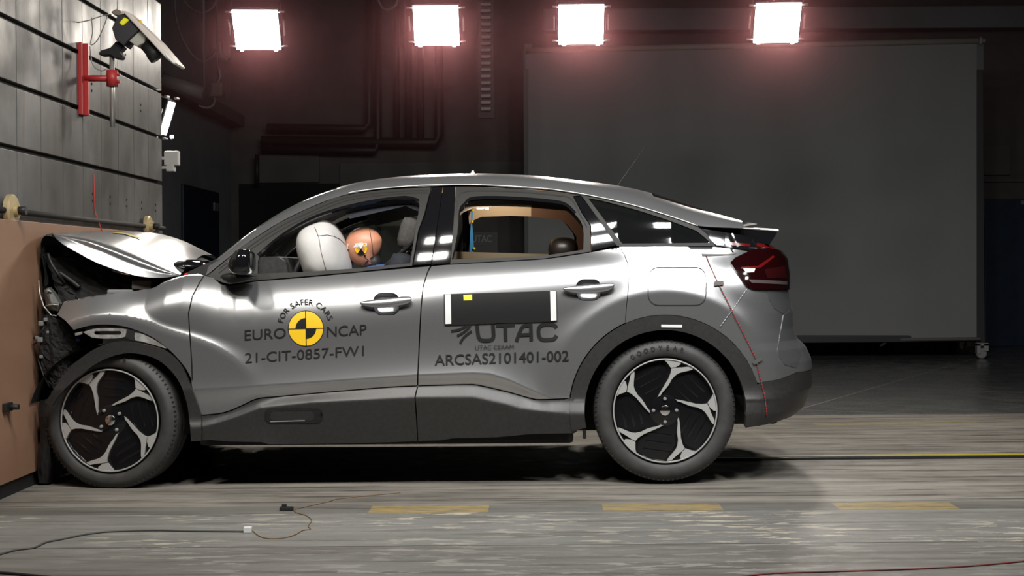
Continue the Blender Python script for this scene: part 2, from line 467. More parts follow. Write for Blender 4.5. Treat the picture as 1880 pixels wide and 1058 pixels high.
def surf(px, py, off=0.0):
    s, v = Winv(px, py); return (B(s, v) + BN(s, v) * off)
def circ(cx, cy, r, a0=0, a1=360, n=48):
    return [(cx + r * math.cos(math.radians(a)), cy - r * math.sin(math.radians(a))) for a in np.linspace(a0, a1, n, endpoint=(a1 - a0) < 360)]
def text_data(s, bold=0.0):
    cu = bpy.data.curves.new('t', 'FONT'); cu.body = s; cu.size = 1; cu.offset = bold; cu.resolution_u = 4
    o = bpy.data.objects.new('t', cu); C.objects.link(o)
    dg = bpy.context.evaluated_depsgraph_get(); me = bpy.data.meshes.new_from_object(o.evaluated_get(dg))
    vs = np.array([tuple(v.co) for v in me.vertices]); fs = [tuple(p.vertices) for p in me.polygons]
    bpy.data.objects.remove(o); bpy.data.curves.remove(cu); bpy.data.meshes.remove(me)
    return vs, fs
def decal_map(name, vs, fs, fn, material, parent, off=.0042):
    """fn: array of local xy -> image xy; result lies on the body side"""
    q = fn(vs[:, :2]); V = surf(q[:, 0], q[:, 1], off)
    o = pydata(name, V, fs, material, parent); return o
def decal_text(name, s, bl, br, h, material, parent, bold=0.0, off=.0042, cap=.70):
    vs, fs = text_data(s, bold)
    x0, x1 = vs[:, 0].min(), vs[:, 0].max(); bl = np.array(bl, float); br = np.array(br, float); d = br - bl
    y1 = cap
    def fn(a):
        tx = (a[:, 0:1] - x0) / (x1 - x0); ty = a[:, 1:2] / y1
        up = np.array([0.0, -h])
        return bl + d * tx + up * ty
    return decal_map(name, vs, fs, fn, material, parent, off)

# ------------------------------------------------------------------ the car
CP = P(760, 886, .9); car = thing('car', 'crashed grey five-door car with its nose crushed against the wood-faced barrier', 'car', (CP.x, CARY, 0))
both = (False, True)
ARCH_R = circ(1221, 754, 176, -26, 206, 60)
def arcpts(cx, cy, r, a0, a1, n=30): return circ(cx, cy, r, a0, a1 - 1e-6, n) if False else [(cx + r * math.cos(math.radians(a)), cy - r * math.sin(math.radians(a))) for a in np.linspace(a0, a1, n)]
# outlines (photo pixels on the near side)
doorgap = [(375, 505.5), (366, 520), (353, 545), (346, 576), (352, 668), (353, 706), (360, 740), (370, 763)]
bgap = [(791, 486), (785, 500), (777, 525.5), (773, 565), (771, 602), (769, 650), (767, 689), (766.5, 710)]
rgap = [(1137, 453), (1146, 466), (1153, 484), (1155, 505), (1154, 530), (1151, 560), (1148.5, 592)]
cladtop = smoothpoly([(370, 763), (400.6, 760), (421, 755), (445, 744.7), (473, 732.5), (512, 728.5), (620, 719), (720, 711), (767, 709)], 5)
cladtop_r = smoothpoly([(767, 709), (852, 706.6), (877.5, 707.7), (933, 720.4), (975, 732), (992, 734), (1048, 732)], 5)
belt_f = [(375, 505.5), (391.5, 509), (405, 521), (420, 525), (470, 516), (560, 509), (650, 500.5), (790, 488)]
belt_r = smoothpoly([(792, 488), (830, 485), (920, 480), (1000, 475), (1070, 465), (1137, 453)], 4)
# fender
ftop = smoothpoly([(117, 553), (153, 545.5), (194, 539), (230, 535), (263, 531.5), (283, 527), (301, 517), (332, 506), (364, 501.5)], 4)
farch = smoothpoly([(352, 700), (340, 677), (319, 652), (294, 630), (268, 614.5), (230, 601), (194, 597), (163, 599.5), (135, 607)], 4)
fender = [(104, 578)] + ftop + [(375, 505.5)] + doorgap[1:6] + farch + [(120, 590)]
fender2 = [(352, 700), (358, 735), (368, 763), (372, 763)]
def rrect(x0, y0, x1, y1, r, n=6):
    o = []
    for cx, cy, a in ((x1 - r, y0 + r, 0), (x0 + r, y0 + r, 90), (x0 + r, y1 - r, 180), (x1 - r, y1 - r, 270)):
        o += [(cx + r * math.cos(math.radians(a + t_)), cy - r * math.sin(math.radians(a + t_))) for t_ in np.linspace(0, 90, n)]
    return o
HR1 = rrect(686, 538.5, 733, 578, 15, 8); HR2 = rrect(1058, 513.5, 1103, 551.5, 15, 8)
for far in both:
    f_ = panel('front_fender', [(104, 578)] + ftop + doorgap[:6] + [(360, 740), (369, 762), (366, 740), (357, 706)] + farch + [(120, 590)], M['paint'], car, far=far, res=3.2)
    d1 = panel('front_door', belt_f + bgap[1:] + cladtop[::-1] + doorgap[::-1][1:-1], M['paint'], car, far=far, holes=[HR1], res=3.0)
    rarc = arcpts(1221, 754, 176, 113.5, 173, 30)
    d2 = panel('rear_door', belt_r + rgap[1:] + rarc + cladtop_r[::-1] + bgap[::-1][1:-1], M['paint'], car, far=far, holes=[HR2], res=3.6)
    if not far: fender_o, door_f, door_r = f_, d1, d2
    # rear quarter panel with the painted side of the bumper
    lampfront = [(1376, 462), (1349, 475.6), (1340, 484.7), (1352, 503), (1370, 527), (1382, 532)]
    qp = [(1137, 453), (1220, 453), (1310, 453.5), (1325, 455), (1350, 458)] + lampfront + [(1436, 533)]
    s_, v_ = Winv([p[0] for p in qp], [p[1] for p in qp]); q1 = list(zip(s_, v_))
    fl = [(1188, 491), (1296, 561)]
    lowb = [(1461, 684), (1430.5, 696.5), (1403, 701), (1396, 703)] + arcpts(1221, 754, 176, 17, 113.5, 50) + rgap[::-1][:-1]
    s_, v_ = Winv([p[0] for p in lowb], [p[1] for p in lowb]); q2 = list(zip(s_, v_))
    send = S0 + LS - 1
    flap = rrect(1190, 491.5, 1296, 560.5, 19)
    s_, v_ = Winv([p[0] for p in flap], [p[1] for p in flap]); qf = list(zip(s_, v_))
    qa = q1 + [(send, 541), (send, 692)] + [q for q in q2]
    panel('rear_quarter_panel', qa, M['paint'], car, holes=[qf] if not far else [], sv=True, far=far, flange=.012, shrink=0)
    if not far: fuel = panel('fuel_flap', qf, M['paint'], car, sv=True, flange=0, shrink=0); panel('flap_gap_line', rrect(1189.4, 490.9, 1296.6, 561.1, 19.5), M['black'], fuel, holes=[rrect(1190.6, 492.1, 1295.4, 559.9, 18.4)], off=.003, flange=0, res=4, shrink=0)  # black ring paints in the shaded panel gap around the flap
    # rear bumper lower black part
    lo = [(1396, 703), (1403, 701), (1430.5, 696.5), (1461, 684)]
    s_, v_ = Winv([p[0] for p in lo], [p[1] for p in lo]); l1 = list(zip(s_, v_))
    l1 += [(send, 694)]
    xb = [(1440, 770), (1403, 781), (1368, 786), (1367, 760), (1373, 730), (1385, 708)] + arcpts(1221, 754, 150, 0, 18, 8)[:0]
    s_, v_ = Winv([p[0] for p in xb], [p[1] for p in xb]); l2 = list(zip(s_, v_))
    panel('rear_bumper', l1 + [(send, 772)] + l2, M['cladding'], car, sv=True, far=far, shrink=.6)
    # wheel arch mouldings
    ring = arcpts(1221, 754, 175, -9, 195, 80) + arcpts(1221, 754, 148, 195, -11, 70)
    ring = [p for p in ring if p[1] < 792]
    panel('rear_wheel_arch_moulding', ring, M['cladding'], car, off=.007, flange=.03, res=4, shrink=0, far=far)
    mo = smoothpoly([(84, 738), (102, 714), (120, 690), (143, 663.5), (179, 639), (217, 627), (255, 630), (300, 642), (328, 664), (344, 692), (357, 725), (370, 762), (371, 790), (370, 808)], 4)
    mi = smoothpoly([(352, 809), (350, 780), (344, 737), (327, 696), (299, 666), (268, 652), (230, 649), (191, 661), (153, 686), (112, 724), (97, 745)], 4)
    panel('front_wheel_arch_moulding', mo + mi, M['cladding'], car, off=.016, flange=.03, res=4, shrink=0, far=far)
    # sill cladding in three pieces (sill front + lower door covers)
    sb = [(352, 810), (388, 809), (420, 812), (480, 813), (493.6, 817), (600, 816), (720, 813), (811, 809.5), (830, 806), (911, 804), (975, 798), (1054, 796.6), (1060, 793), (1050, 760), (1048, 732)]
    gapx = [(766.5, 709), (762, 730), (765, 770), (767, 811)]
    sf = cladtop + gapx[1:] + [p for p in sb[::-1] if p[0] < 760] + [(371, 790)]
    panel('front_sill_cladding', sf, M['cladding'], car, off=.002, res=3.2, far=far)
    sr = cladtop_r + [p for p in sb[::-1] if p[0] > 770] + gapx[::-1][:-1]
    panel('rear_sill_cladding', sr, M['cladding'], car, off=.002, res=3.2, far=far)
    # dark shell behind the gaps
    shell = [(125, 560)] + [(x, y + 3) for x, y in ftop] + [(375, 512), (470, 520), (650, 505), (790, 492), (1000, 480), (1137, 457), (1310, 457), (1338, 462), (1385, 540), (1400, 560), (1400, 700)]
    shell += [(1380, 700)] + arcpts(1221, 754, 165, 18, 174, 50) + [(1056, 790), (900, 800), (600, 812), (360, 806), (350, 720)] + [(x + 3, y - 4) for x, y in farch][1:]
    panel('inner_body_shell', shell, M['black'], car, off=-.055, flange=0, res=14, shrink=0, far=far)
    # ---- glasshouse
    out_top = smoothpoly([(366, 500), (393, 469.5), (449, 426), (513, 389.5), (564, 367.5), (615, 351.5)], 5)
    drip = smoothpoly([(654, 353.6), (700, 348), (743, 344.7), (790, 342), (840, 341), (888, 342), (950, 345), (1015, 350), (1092, 362.5), (1168, 380), (1240, 402), (1282, 417)], 4)
    ap_in = smoothpoly([(654, 355), (615, 362), (564, 383), (513, 408), (449, 449), (379, 506)], 5)
    pass
    # dark door frames around the openings
    of = [(381, 507), (449, 451), (513, 410), (564, 385), (615, 364), (654, 356), (700, 350), (743, 347), (791, 345), (790, 352), (779, 395), (768, 425), (757, 489), (650, 500.5), (470, 516), (420, 523), (405, 519)]
    hole_f = smoothpoly([(474, 503), (478, 468), (513, 437), (564, 407), (615, 388), (679, 373.5), (743, 366), (766, 371), (770, 380)], 3) + [(753, 484), (648, 493.5), (560, 500)]
    panel('front_window_frame', of, M['frame'], car, holes=[hole_f], off=.005, flange=.045, res=4, shrink=.3, far=far)
    for yo in (0, 7):
        l1 = smoothpoly([(402, 494 + yo), (452, 457 + yo), (515, 416 + yo), (566, 391 + yo * .9), (616, 370 + yo * .8), (662, 358.5 + yo * .7), (743, 351 + yo * .6), (786, 350 + yo * .6)], 4)
        panel('frame_groove', l1 + [(x + .3, y + 2.0) for x, y in l1[::-1]], M['black'], car, off=.0062, flange=0, res=3, shrink=0, far=far)
    l1 = smoothpoly([(838, 400), (842, 362), (858, 352), (900, 351), (960, 353.5), (1020, 359), (1048, 365), (1064, 392), (1078, 418)], 4)
    panel('frame_groove', l1 + [(x - .6, y + 1.9) for x, y in l1[::-1]], M['black'], car, off=.0062, flange=0, res=3, shrink=0, far=far)
    rb = smoothpoly([(472, 468), (513, 433.5), (564, 403), (615, 384), (679, 369), (743, 361), (770, 367)], 3)
    rb2 = smoothpoly([(770, 372), (743, 366), (679, 374), (615, 389), (564, 408.5), (513, 438.5), (476, 472)], 3)
    panel('window_seal', rb + rb2, M['gloss'], car, off=.006, flange=.01, res=4, shrink=0, far=far)
    panel('front_door_pillar_cover', [(793, 346), (814, 344), (792, 486), (758, 488.5), (770, 424), (781, 395)], M['gloss'], car, off=.006, flange=.03, shrink=.6, bulge=.0005, res=3, far=far)
    panel('rear_door_pillar_cover', [(814, 344), (837, 343.5), (833, 420), (827, 484.5), (792, 488)], M['gloss'], car, off=.006, flange=.03, shrink=.6, bulge=.0005, res=3, far=far)
    orr = [(837, 344), (888, 344.5), (950, 347.5), (1015, 352.5), (1066, 360), (1052, 361.5), (1068, 392), (1084, 416), (1083, 463), (1000, 475.5), (920, 480.5), (827, 485.5), (832, 420)]
    hole_r = smoothpoly([(830, 477), (840, 430), (843, 388), (852, 374), (870, 366), (939, 366.5), (1015, 372.5), (1038, 378), (1054, 393), (1070, 417), (1070.5, 459)], 3) + [(1000, 470), (920, 474)]
    panel('rear_window_frame', orr, M['frame'], car, holes=[hole_r], off=.005, flange=.045, res=4, shrink=.3, far=far)
    rs = smoothpoly([(845, 386), (854, 371), (872, 362), (939, 362), (1015, 368), (1041, 375), (1058, 391)], 3)
    rs2 = smoothpoly([(1054, 394), (1038, 379.5), (1015, 374), (939, 368), (872, 368), (856, 376), (849, 388)], 3)
    panel('window_seal', rs + rs2, M['gloss'], car, off=.006, flange=.01, res=4, shrink=0, far=far)
    panel('rear_door_corner_trim', [(1052, 361.5), (1067, 361), (1100, 405), (1132, 451), (1085, 461.5), (1085, 416), (1069, 392)], M['gloss'], car, off=.004, flange=.03, res=4, shrink=.6, far=far)
    panel('door_edge_trim', [(1067, 360.5), (1078, 363), (1104, 400), (1141, 450), (1140, 454), (1132, 452), (1100, 406)], M['frame'], car, off=.007, flange=.02, res=4, shrink=.3, far=far)
    qg = [(1080, 366)] + smoothpoly([(1100, 369), (1168, 387), (1230, 407), (1278, 425)], 3) + [(1292, 436), (1304, 447), (1142, 448.5)]
    panel('quarter_glass', qg, M['tint'], car, off=.002, flange=.01, shrink=0, far=far)
    qo = [(1068, 360)] + smoothpoly([(1092, 364.5), (1168, 382), (1240, 404), (1282, 419)], 3) + [(1297, 431), (1313, 453), (1137, 453)]
    panel('quarter_glass_trim', qo, M['frame'], car, holes=[qg], off=.008, res=4, flange=.02, shrink=0, far=far)
    # tail lamp on the body corner
    tl = [(1340, 484.7), (1349, 475.6), (1376, 462), (1395, 458)]
    s_, v_ = Winv([p[0] for p in tl], [p[1] for p in tl]); t1 = list(zip(s_, v_))
    tl2 = [(1436, 533), (1382, 532), (1370, 527), (1352, 503)]
    s_, v_ = Winv([p[0] for p in tl2], [p[1] for p in tl2]); t2 = list(zip(s_, v_))
    lamp = panel('tail_lamp', t1 + [(S0 + LS * .62, 466), (S0 + LS * .66, 539)] + t2, M['lampred'], car, sv=True, off=.012, flange=.03, far=far, res=4, shrink=.3)
    for nm, pl, mt in (('red_light_bar', [(1359, 493.5), (1389, 491), (1410, 476), (1416, 472), (1418, 475), (1394, 494), (1360, 496.5)], M['lampbright']),
                       ('reflector', [(1363, 496), (1384, 496), (1382, 502), (1368, 503)], M['white']),
                       ('clear_strip', [(1372, 515), (1440, 517), (1440, 523), (1378, 521)], M['lampclear']),
                       ('red_reflector', [(1400, 497), (1436, 490), (1440, 511), (1405, 513)], mat('mid_red_lens', (.022, .002, .0025), .25))):
        panel(nm, pl, mt, lamp, off=.0145, flange=0, res=4, shrink=0, far=far)
    # black upper lamp arm under the spoiler
    panel('tail_lamp_arm', [(1284, 420), (1310, 424), (1360, 432), (1412, 447), (1428, 456), (1395, 458), (1376, 461), (1350, 457), (1316, 452), (1300, 436)], M['gloss'], car, off=.004, flange=.02, res=4, shrink=.2, far=far)
    panel('red_light_bar', [(1325, 444), (1345, 446), (1376, 449.5), (1375, 454), (1340, 451), (1322, 447)], M['lampbright'], car, off=.007, flange=.004, res=4, shrink=0, far=far)
    panel('red_light_bar', [(1388, 448), (1410, 452), (1424, 460), (1418, 460), (1388, 454)], M['lampbright'], car, off=.007, flange=.004, res=4, shrink=0, far=far)
    # recess on the bumper corner, its shade painted as darker grey sheets
    panel('bumper_recess_shade', [(1438, 578), (1450, 570), (1454, 600), (1460, 630), (1470, 650), (1462, 676), (1440, 670), (1429, 655), (1427, 642)], mat('recess_shade_grey', (.17, .175, .18), .4, .7), car, off=.002, flange=.004, res=4, shrink=0, far=far)
    panel('lower_recess_shade', [(1407, 533), (1446, 533), (1450, 560), (1438, 577), (1420, 566), (1411, 550)], mat('recess_shade_grey', (.17, .175, .18), .4, .7), car, off=.002, flange=.004, res=4, shrink=0, far=far)
# inner trims seen through the openings
for far in both:
    panel('headliner_edge', [(840, 344), (900, 343), (975, 347), (975, 371), (930, 370), (868, 372), (850, 380), (841, 388)], M['cream'], car, off=-.046, flange=0, res=10, shrink=0, far=far)
    panel('front_pillar_trim', [(620, 366), (700, 350), (828, 343), (822, 488), (752, 492), (770, 380), (743, 368), (640, 392)], M['seat'], car, off=-.046, flange=0, res=10, shrink=0, far=far)
    panel('inner_pillar_trim', [(975, 345), (1015, 352), (1092, 366), (1168, 386), (1240, 410), (1300, 450), (1075, 470), (1075, 415), (1056, 390), (1040, 377), (975, 371)], M['tan'], car, off=-.05, flange=0, res=10, shrink=0, far=far)
    panel('door_inner_trim', [(380, 512), (470, 520), (650, 503), (790, 491), (830, 482), (1000, 473), (1100, 470), (1100, 620), (1060, 780), (380, 780)], M['dash'], car, off=-.10, flange=0, res=14, shrink=0, far=far)
panel('front_window_glass', hole_f, M['farglass'], car, off=-.02, flange=.004, shrink=-2, far=True)
# sill slot with chrome line
sl = rrect(486, 750, 592, 776, 11)
slo = panel('sill_air_slot', sl, M['gloss'], car, off=.006, flange=.012, res=4, shrink=0)
panel('slot_insert', rrect(497, 755, 577, 771, 6), M['cladding'], slo, off=.0065, flange=0, res=4, shrink=0)
panel('chrome_strip', [(496, 772.5), (560, 770.5), (560, 772.5), (497, 774.6)], M['chrome'], slo, off=.008, flange=.004, res=4, shrink=0)

# roof, windscreen and tailgate glass: one canopy lofted across the car
base_px = [(362, 521), (379, 506.5), (449, 449.5), (513, 408.5), (564, 383.5), (615, 363), (654, 354), (700, 347.8), (743, 344.7), (840, 341), (888, 342), (1015, 350), (1092, 362.5), (1168, 380), (1240, 402), (1282, 416.5), (1312, 417.8), (1340, 419), (1364, 420)]
bp = surf([p[0] for p in base_px], [p[1] for p in base_px], .004)
crown_px = [(666, 339.8), (717, 332), (768, 327), (840, 324), (900, 323.5), (990, 328), (1066, 337), (1130, 345), (1183, 356.5), (1249, 378), (1321, 405), (1367, 419)]
cp = [P(x, y, .86) for x, y in crown_px]
bX, bY, bZ = bp[:, 0], bp[:, 1], bp[:, 2]
cX = [c.x for c in cp]; cZ = [c.z for c in cp]
# windscreen crown: the pillar line pushed up
wX = [x for x in bX if x < cX[0] - .12]; wZ = [float(np.interp(x, bX, bZ)) + .080 for x in wX]
cX = wX + cX; cZ = wZ + cZ
def sm(xq, X_, Y_):   # smooth interpolation
    xq = np.asarray(xq, float); o = 0
    for d in (-.05, -.025, 0, .025, .05): o = o + np.interp(xq + d, X_, Y_)
    return o / 5
def canopy(name, x0, x1, w0, w1, material, nt=24, dx=.02, off=0.0, mirror=False):
    """w: distance in from the drip line as a fraction of the half width (0 edge .. 1 centre .. 2 far edge)"""
    xs = np.linspace(x0, x1, max(2, int((x1 - x0) / dx)))
    q = np.linspace(-1, 1, 2 * nt + 1); al_ = np.sign(q) * (1 - (1 - np.abs(q)) ** 2.2); ws = 1 + al_
    ws = ws[(ws > w0) & (ws < w1)]; ws = np.concatenate([[w0], ws, [w1]])
    yb = sm(xs, bX, bY); zb = sm(xs, bX, bZ); zc = np.maximum(sm(xs, cX, cZ), zb + .004)
    vs = []; fs = []
    for i in range(len(xs)):
        hw = CARY - yb[i]; rise = zc[i] - zb[i]; d = max(.028, .75 * rise)
        for w_ in ws:
            m_ = (1 - abs(w_ - 1)) * hw
            e = .85 * (1 - math.exp(-m_ / d)) + .15 * (1 - (1 - m_ / hw) ** 2)
            vs.append((xs[i], yb[i] + w_ * hw, zb[i] + rise * e + off))
    m_ = len(ws)
    for i in range(len(xs) - 1):
        for j in range(m_ - 1): fs.append((i * m_ + j, i * m_ + j + 1, (i + 1) * m_ + j + 1, (i + 1) * m_ + j))
    return pydata(name, vs, fs, material, car, True)
xA = float(np.interp(0, [0], [bX[1]])); xH = float(P(640, 345, .9).x); xR = float(P(1183, 356, .9).x); xE = float(bX[-1])
canopy('front_pillar', bX[1], xH, 0, .09, M['paint'], 24)
canopy('front_pillar', bX[1], xH, 1.91, 2, M['paint'], 24)
canopy('windscreen', bX[1], xH, .095, 1.905, M['screenglass'], 20)
roof = canopy('roof', xH, xR, 0, 2, M['paint'], 30, dx=.03)
canopy('rear_roof_side', xR, xE, 0, .20, M['paint'], 24)
canopy('rear_roof_side', xR, xE, 1.80, 2, M['paint'], 24)
hatch = canopy('tailgate_glass', xR + .01, float(P(1362, 417, .9).x), .21, 1.79, M['tint'], 20, off=.002)
canopy('headliner', xH + .05, xR, .07, 1.93, M['cream'], 20, off=-.04)
# silver tube painting in the highlight along the drip line above the doors
bm = bmesh.new(); dp = smoothpoly([(640, 356.5), (654, 353.0), (700, 347.4), (743, 344.0), (790, 341.3), (840, 340.3), (888, 341.3), (950, 344.3), (1015, 349.3), (1092, 361.8), (1168, 379.3), (1240, 401.3), (1281, 416)], 4)
pts = surf([p[0] for p in dp], [p[1] for p in dp], .006); tube(bm, pts, .0035, 6); obj('drip_line_highlight', bm, M['rimsilver'], car)
# spoiler
def sect(pts, Y): return [(P(x, y, Y).x, P(x, y, Y).z) for x, y in pts]
sp0 = sect([(1283, 417.5), (1330, 419), (1380, 422), (1426, 425.5), (1423, 431), (1411, 450), (1395, 447), (1370, 441), (1330, 440), (1304, 436)], .27)
def loft_sections(name, secs, material, parent, smooth=False):
    bm = bmesh.new(); rings = [[bm.verts.new(p) for p in s_] for s_ in secs]; n = len(rings[0])
    for a, b in zip(rings[:-1], rings[1:]):
        for i in range(n): bm.faces.new((a[i], a[(i + 1) % n], b[(i + 1) % n], b[i]))
    bm.faces.new(rings[0]); bm.faces.new(rings[-1][::-1]); bmesh.ops.recalc_face_normals(bm, faces=bm.faces)
    return obj(name, bm, material, parent, sharp=30)
secs = []
for Y, sx, dz in ((.245, 0, 0), (.30, .012, .004), (.5, .04, .014), (.9, .06, .02), (1.3, .04, .014), (1.5, .012, .004), (1.555, 0, 0)):
    secs.append([(x + sx * (x - sp0[0][0]) / .35, Y, z + dz) for x, z in sp0])
loft_sections('spoiler', secs, M['gloss'], car)
st0 = sect([(1283, 415.6), (1330, 417), (1380, 420.3), (1427, 424), (1426, 425.5), (1380, 422), (1330, 419), (1283, 417.5)], .27)
secs = []
for Y, sx, dz in ((.242, 0, 0), (.30, .012, .004), (.5, .04, .014), (.9, .06, .02), (1.3, .04, .014), (1.5, .012, .004), (1.558, 0, 0)):
    secs.append([(x + sx * (x - sp0[0][0]) / .35, Y, z + dz) for x, z in st0])
loft_sections('spoiler_top', secs, M['paint'], car)
# tailgate upper skin closing the back between lamps and spoiler
vs = []; fs = []
rows = [(1412, 450), (1425, 462), (1437, 480)]
panel('tailgate_skin', [(S0 + 150, 440), (S0 + LS - 1, 440), (S0 + LS - 1, 545), (S0 + 200, 545), (S0 + 170, 470)], M['gloss'], car, sv=True, off=-.012, flange=0, shrink=0, res=8)
panel('tailgate_skin', [(S0 + 150, 440), (S0 + LS - 1, 440), (S0 + LS - 1, 545), (S0 + 200, 545), (S0 + 170, 470)], M['gloss'], car, sv=True, off=-.012, flange=0, shrink=0, res=8, far=True)

# antennas and roof fittings
bm = bmesh.new(); a = P(1130, 346, .9); b = P(1186, 268, .9); tube(bm, [a - Vector((.01, 0, .02)), a, b], [.006, .0035, .0022], 6); tube(bm, [a - Vector((.02, 0, .012)), a + Vector((.0, 0, .012))], [.02, .008], 10); obj('antenna', bm, M['rubber'], car)
bm = bmesh.new(); a = P(868, 324, .6); box(bm, (a.x - .062, .53, a.z - .012), (a.x + .062, .67, a.z + .004), .003); obj('roof_mounting_plate', bm, M['white'], car)
bm = bmesh.new(); lathe(bm, [(.0, .026), (.006, .026), (.007, .018), (.012, .012), (.012, .0), (0, 0)], (a.x, .6, a.z + .004), 'Z', 12); obj('roof_knob', bm, M['white'], car)
bm = bmesh.new(); a = P(1172, 357, .9); box(bm, (a.x - .04, .87, a.z - .01), (a.x + .04, .93, a.z + .008), .008); obj('aerial_fin', bm, M['gloss'], car)

# underside and wheel wells
def X_(px, Y=0.): return float(P(px, 496, Y).x)
bm = bmesh.new(); box(bm, (X_(352), .13, .19), (X_(1052), 1.67, .33), .02); obj('underbody', bm, M['black'], car)
bm = bmesh.new(); box(bm, (X_(1352), .20, .27), (X_(1440), 1.6, .42), .02); box(bm, (X_(1050), .40, .22), (X_(1360), 1.4, .42), .03); obj('rear_underbody', bm, M['black'], car)
bm = bmesh.new(); box(bm, (X_(1060), .42, .40), (X_(1420), 1.38, .80), .03); obj('boot_floor', bm, M['black'], car)
wells = []
for (cx, cz, nm) in ((P(1221, 754, .1).x, P(1221, 754, .1).z, 'rear'), (P(202, 775, .1).x, P(202, 775, .1).z, 'front')):
    for (y0, y1) in ((.035, .40), (1.40, 1.765)):
        bm = bmesh.new(); n = 40; R = .415 if nm == 'rear' else .38
        a0 = -4 if nm == 'rear' else -10
        a1 = 186 if nm == 'rear' else 165
        A = []; B2 = []
        for i in range(n + 1):
            a = math.radians(a0 + (a1 - a0) * i / n); A.append(bm.verts.new((cx + R * math.cos(a), y0, cz + R * math.sin(a)))); B2.append(bm.verts.new((cx + R * math.cos(a), y1, cz + R * math.sin(a))))
        for i in range(n): bm.faces.new((A[i], A[i + 1], B2[i + 1], B2[i]))
        inner = B2 if y0 < 1 else A
        if nm == 'rear': bm.faces.new(inner)
        else: bm.faces.new(inner)
        obj(nm + '_wheel_well', bm, M['black'], car)

# ------------------------------------------------------------------ wheels
def ptn(poly): return [(x / 445.0, y / 445.0) for x, y in poly]
BLADE = ptn([(-63, 113), (-59, 119), (-41, 126), (-20, 158), (5, 185), (34, 222), (60, 270), (94, 306), (120, 322), (154, 332), (200, 342), (230, 350), (252, 362), (246, 372), (236, 380), (194, 376), (150, 371), (100, 369), (56, 363), (54, 345), (51, 325), (40, 297), (29, 270), (5, 232), (-21, 190), (-45, 150)])
CAP = ptn([(-6, 436), (60, 436), (142, 424), (134, 398), (94, 374), (52, 369), (40, 385), (33, 396), (15, 420)])
WEB = ptn([(-85, 95), (-80, 140), (-40, 205), (5, 268), (28, 320), (30, 345), (12, 385), (-18, 440), (150, 425), (290, 340), (258, 345), (150, 315), (98, 285), (60, 225), (20, 160), (-5, 110)])
def rot(p, a): c, s_ = math.cos(a), math.sin(a); return (p[0] * c - p[1] * s_, p[0] * s_ + p[1] * c)
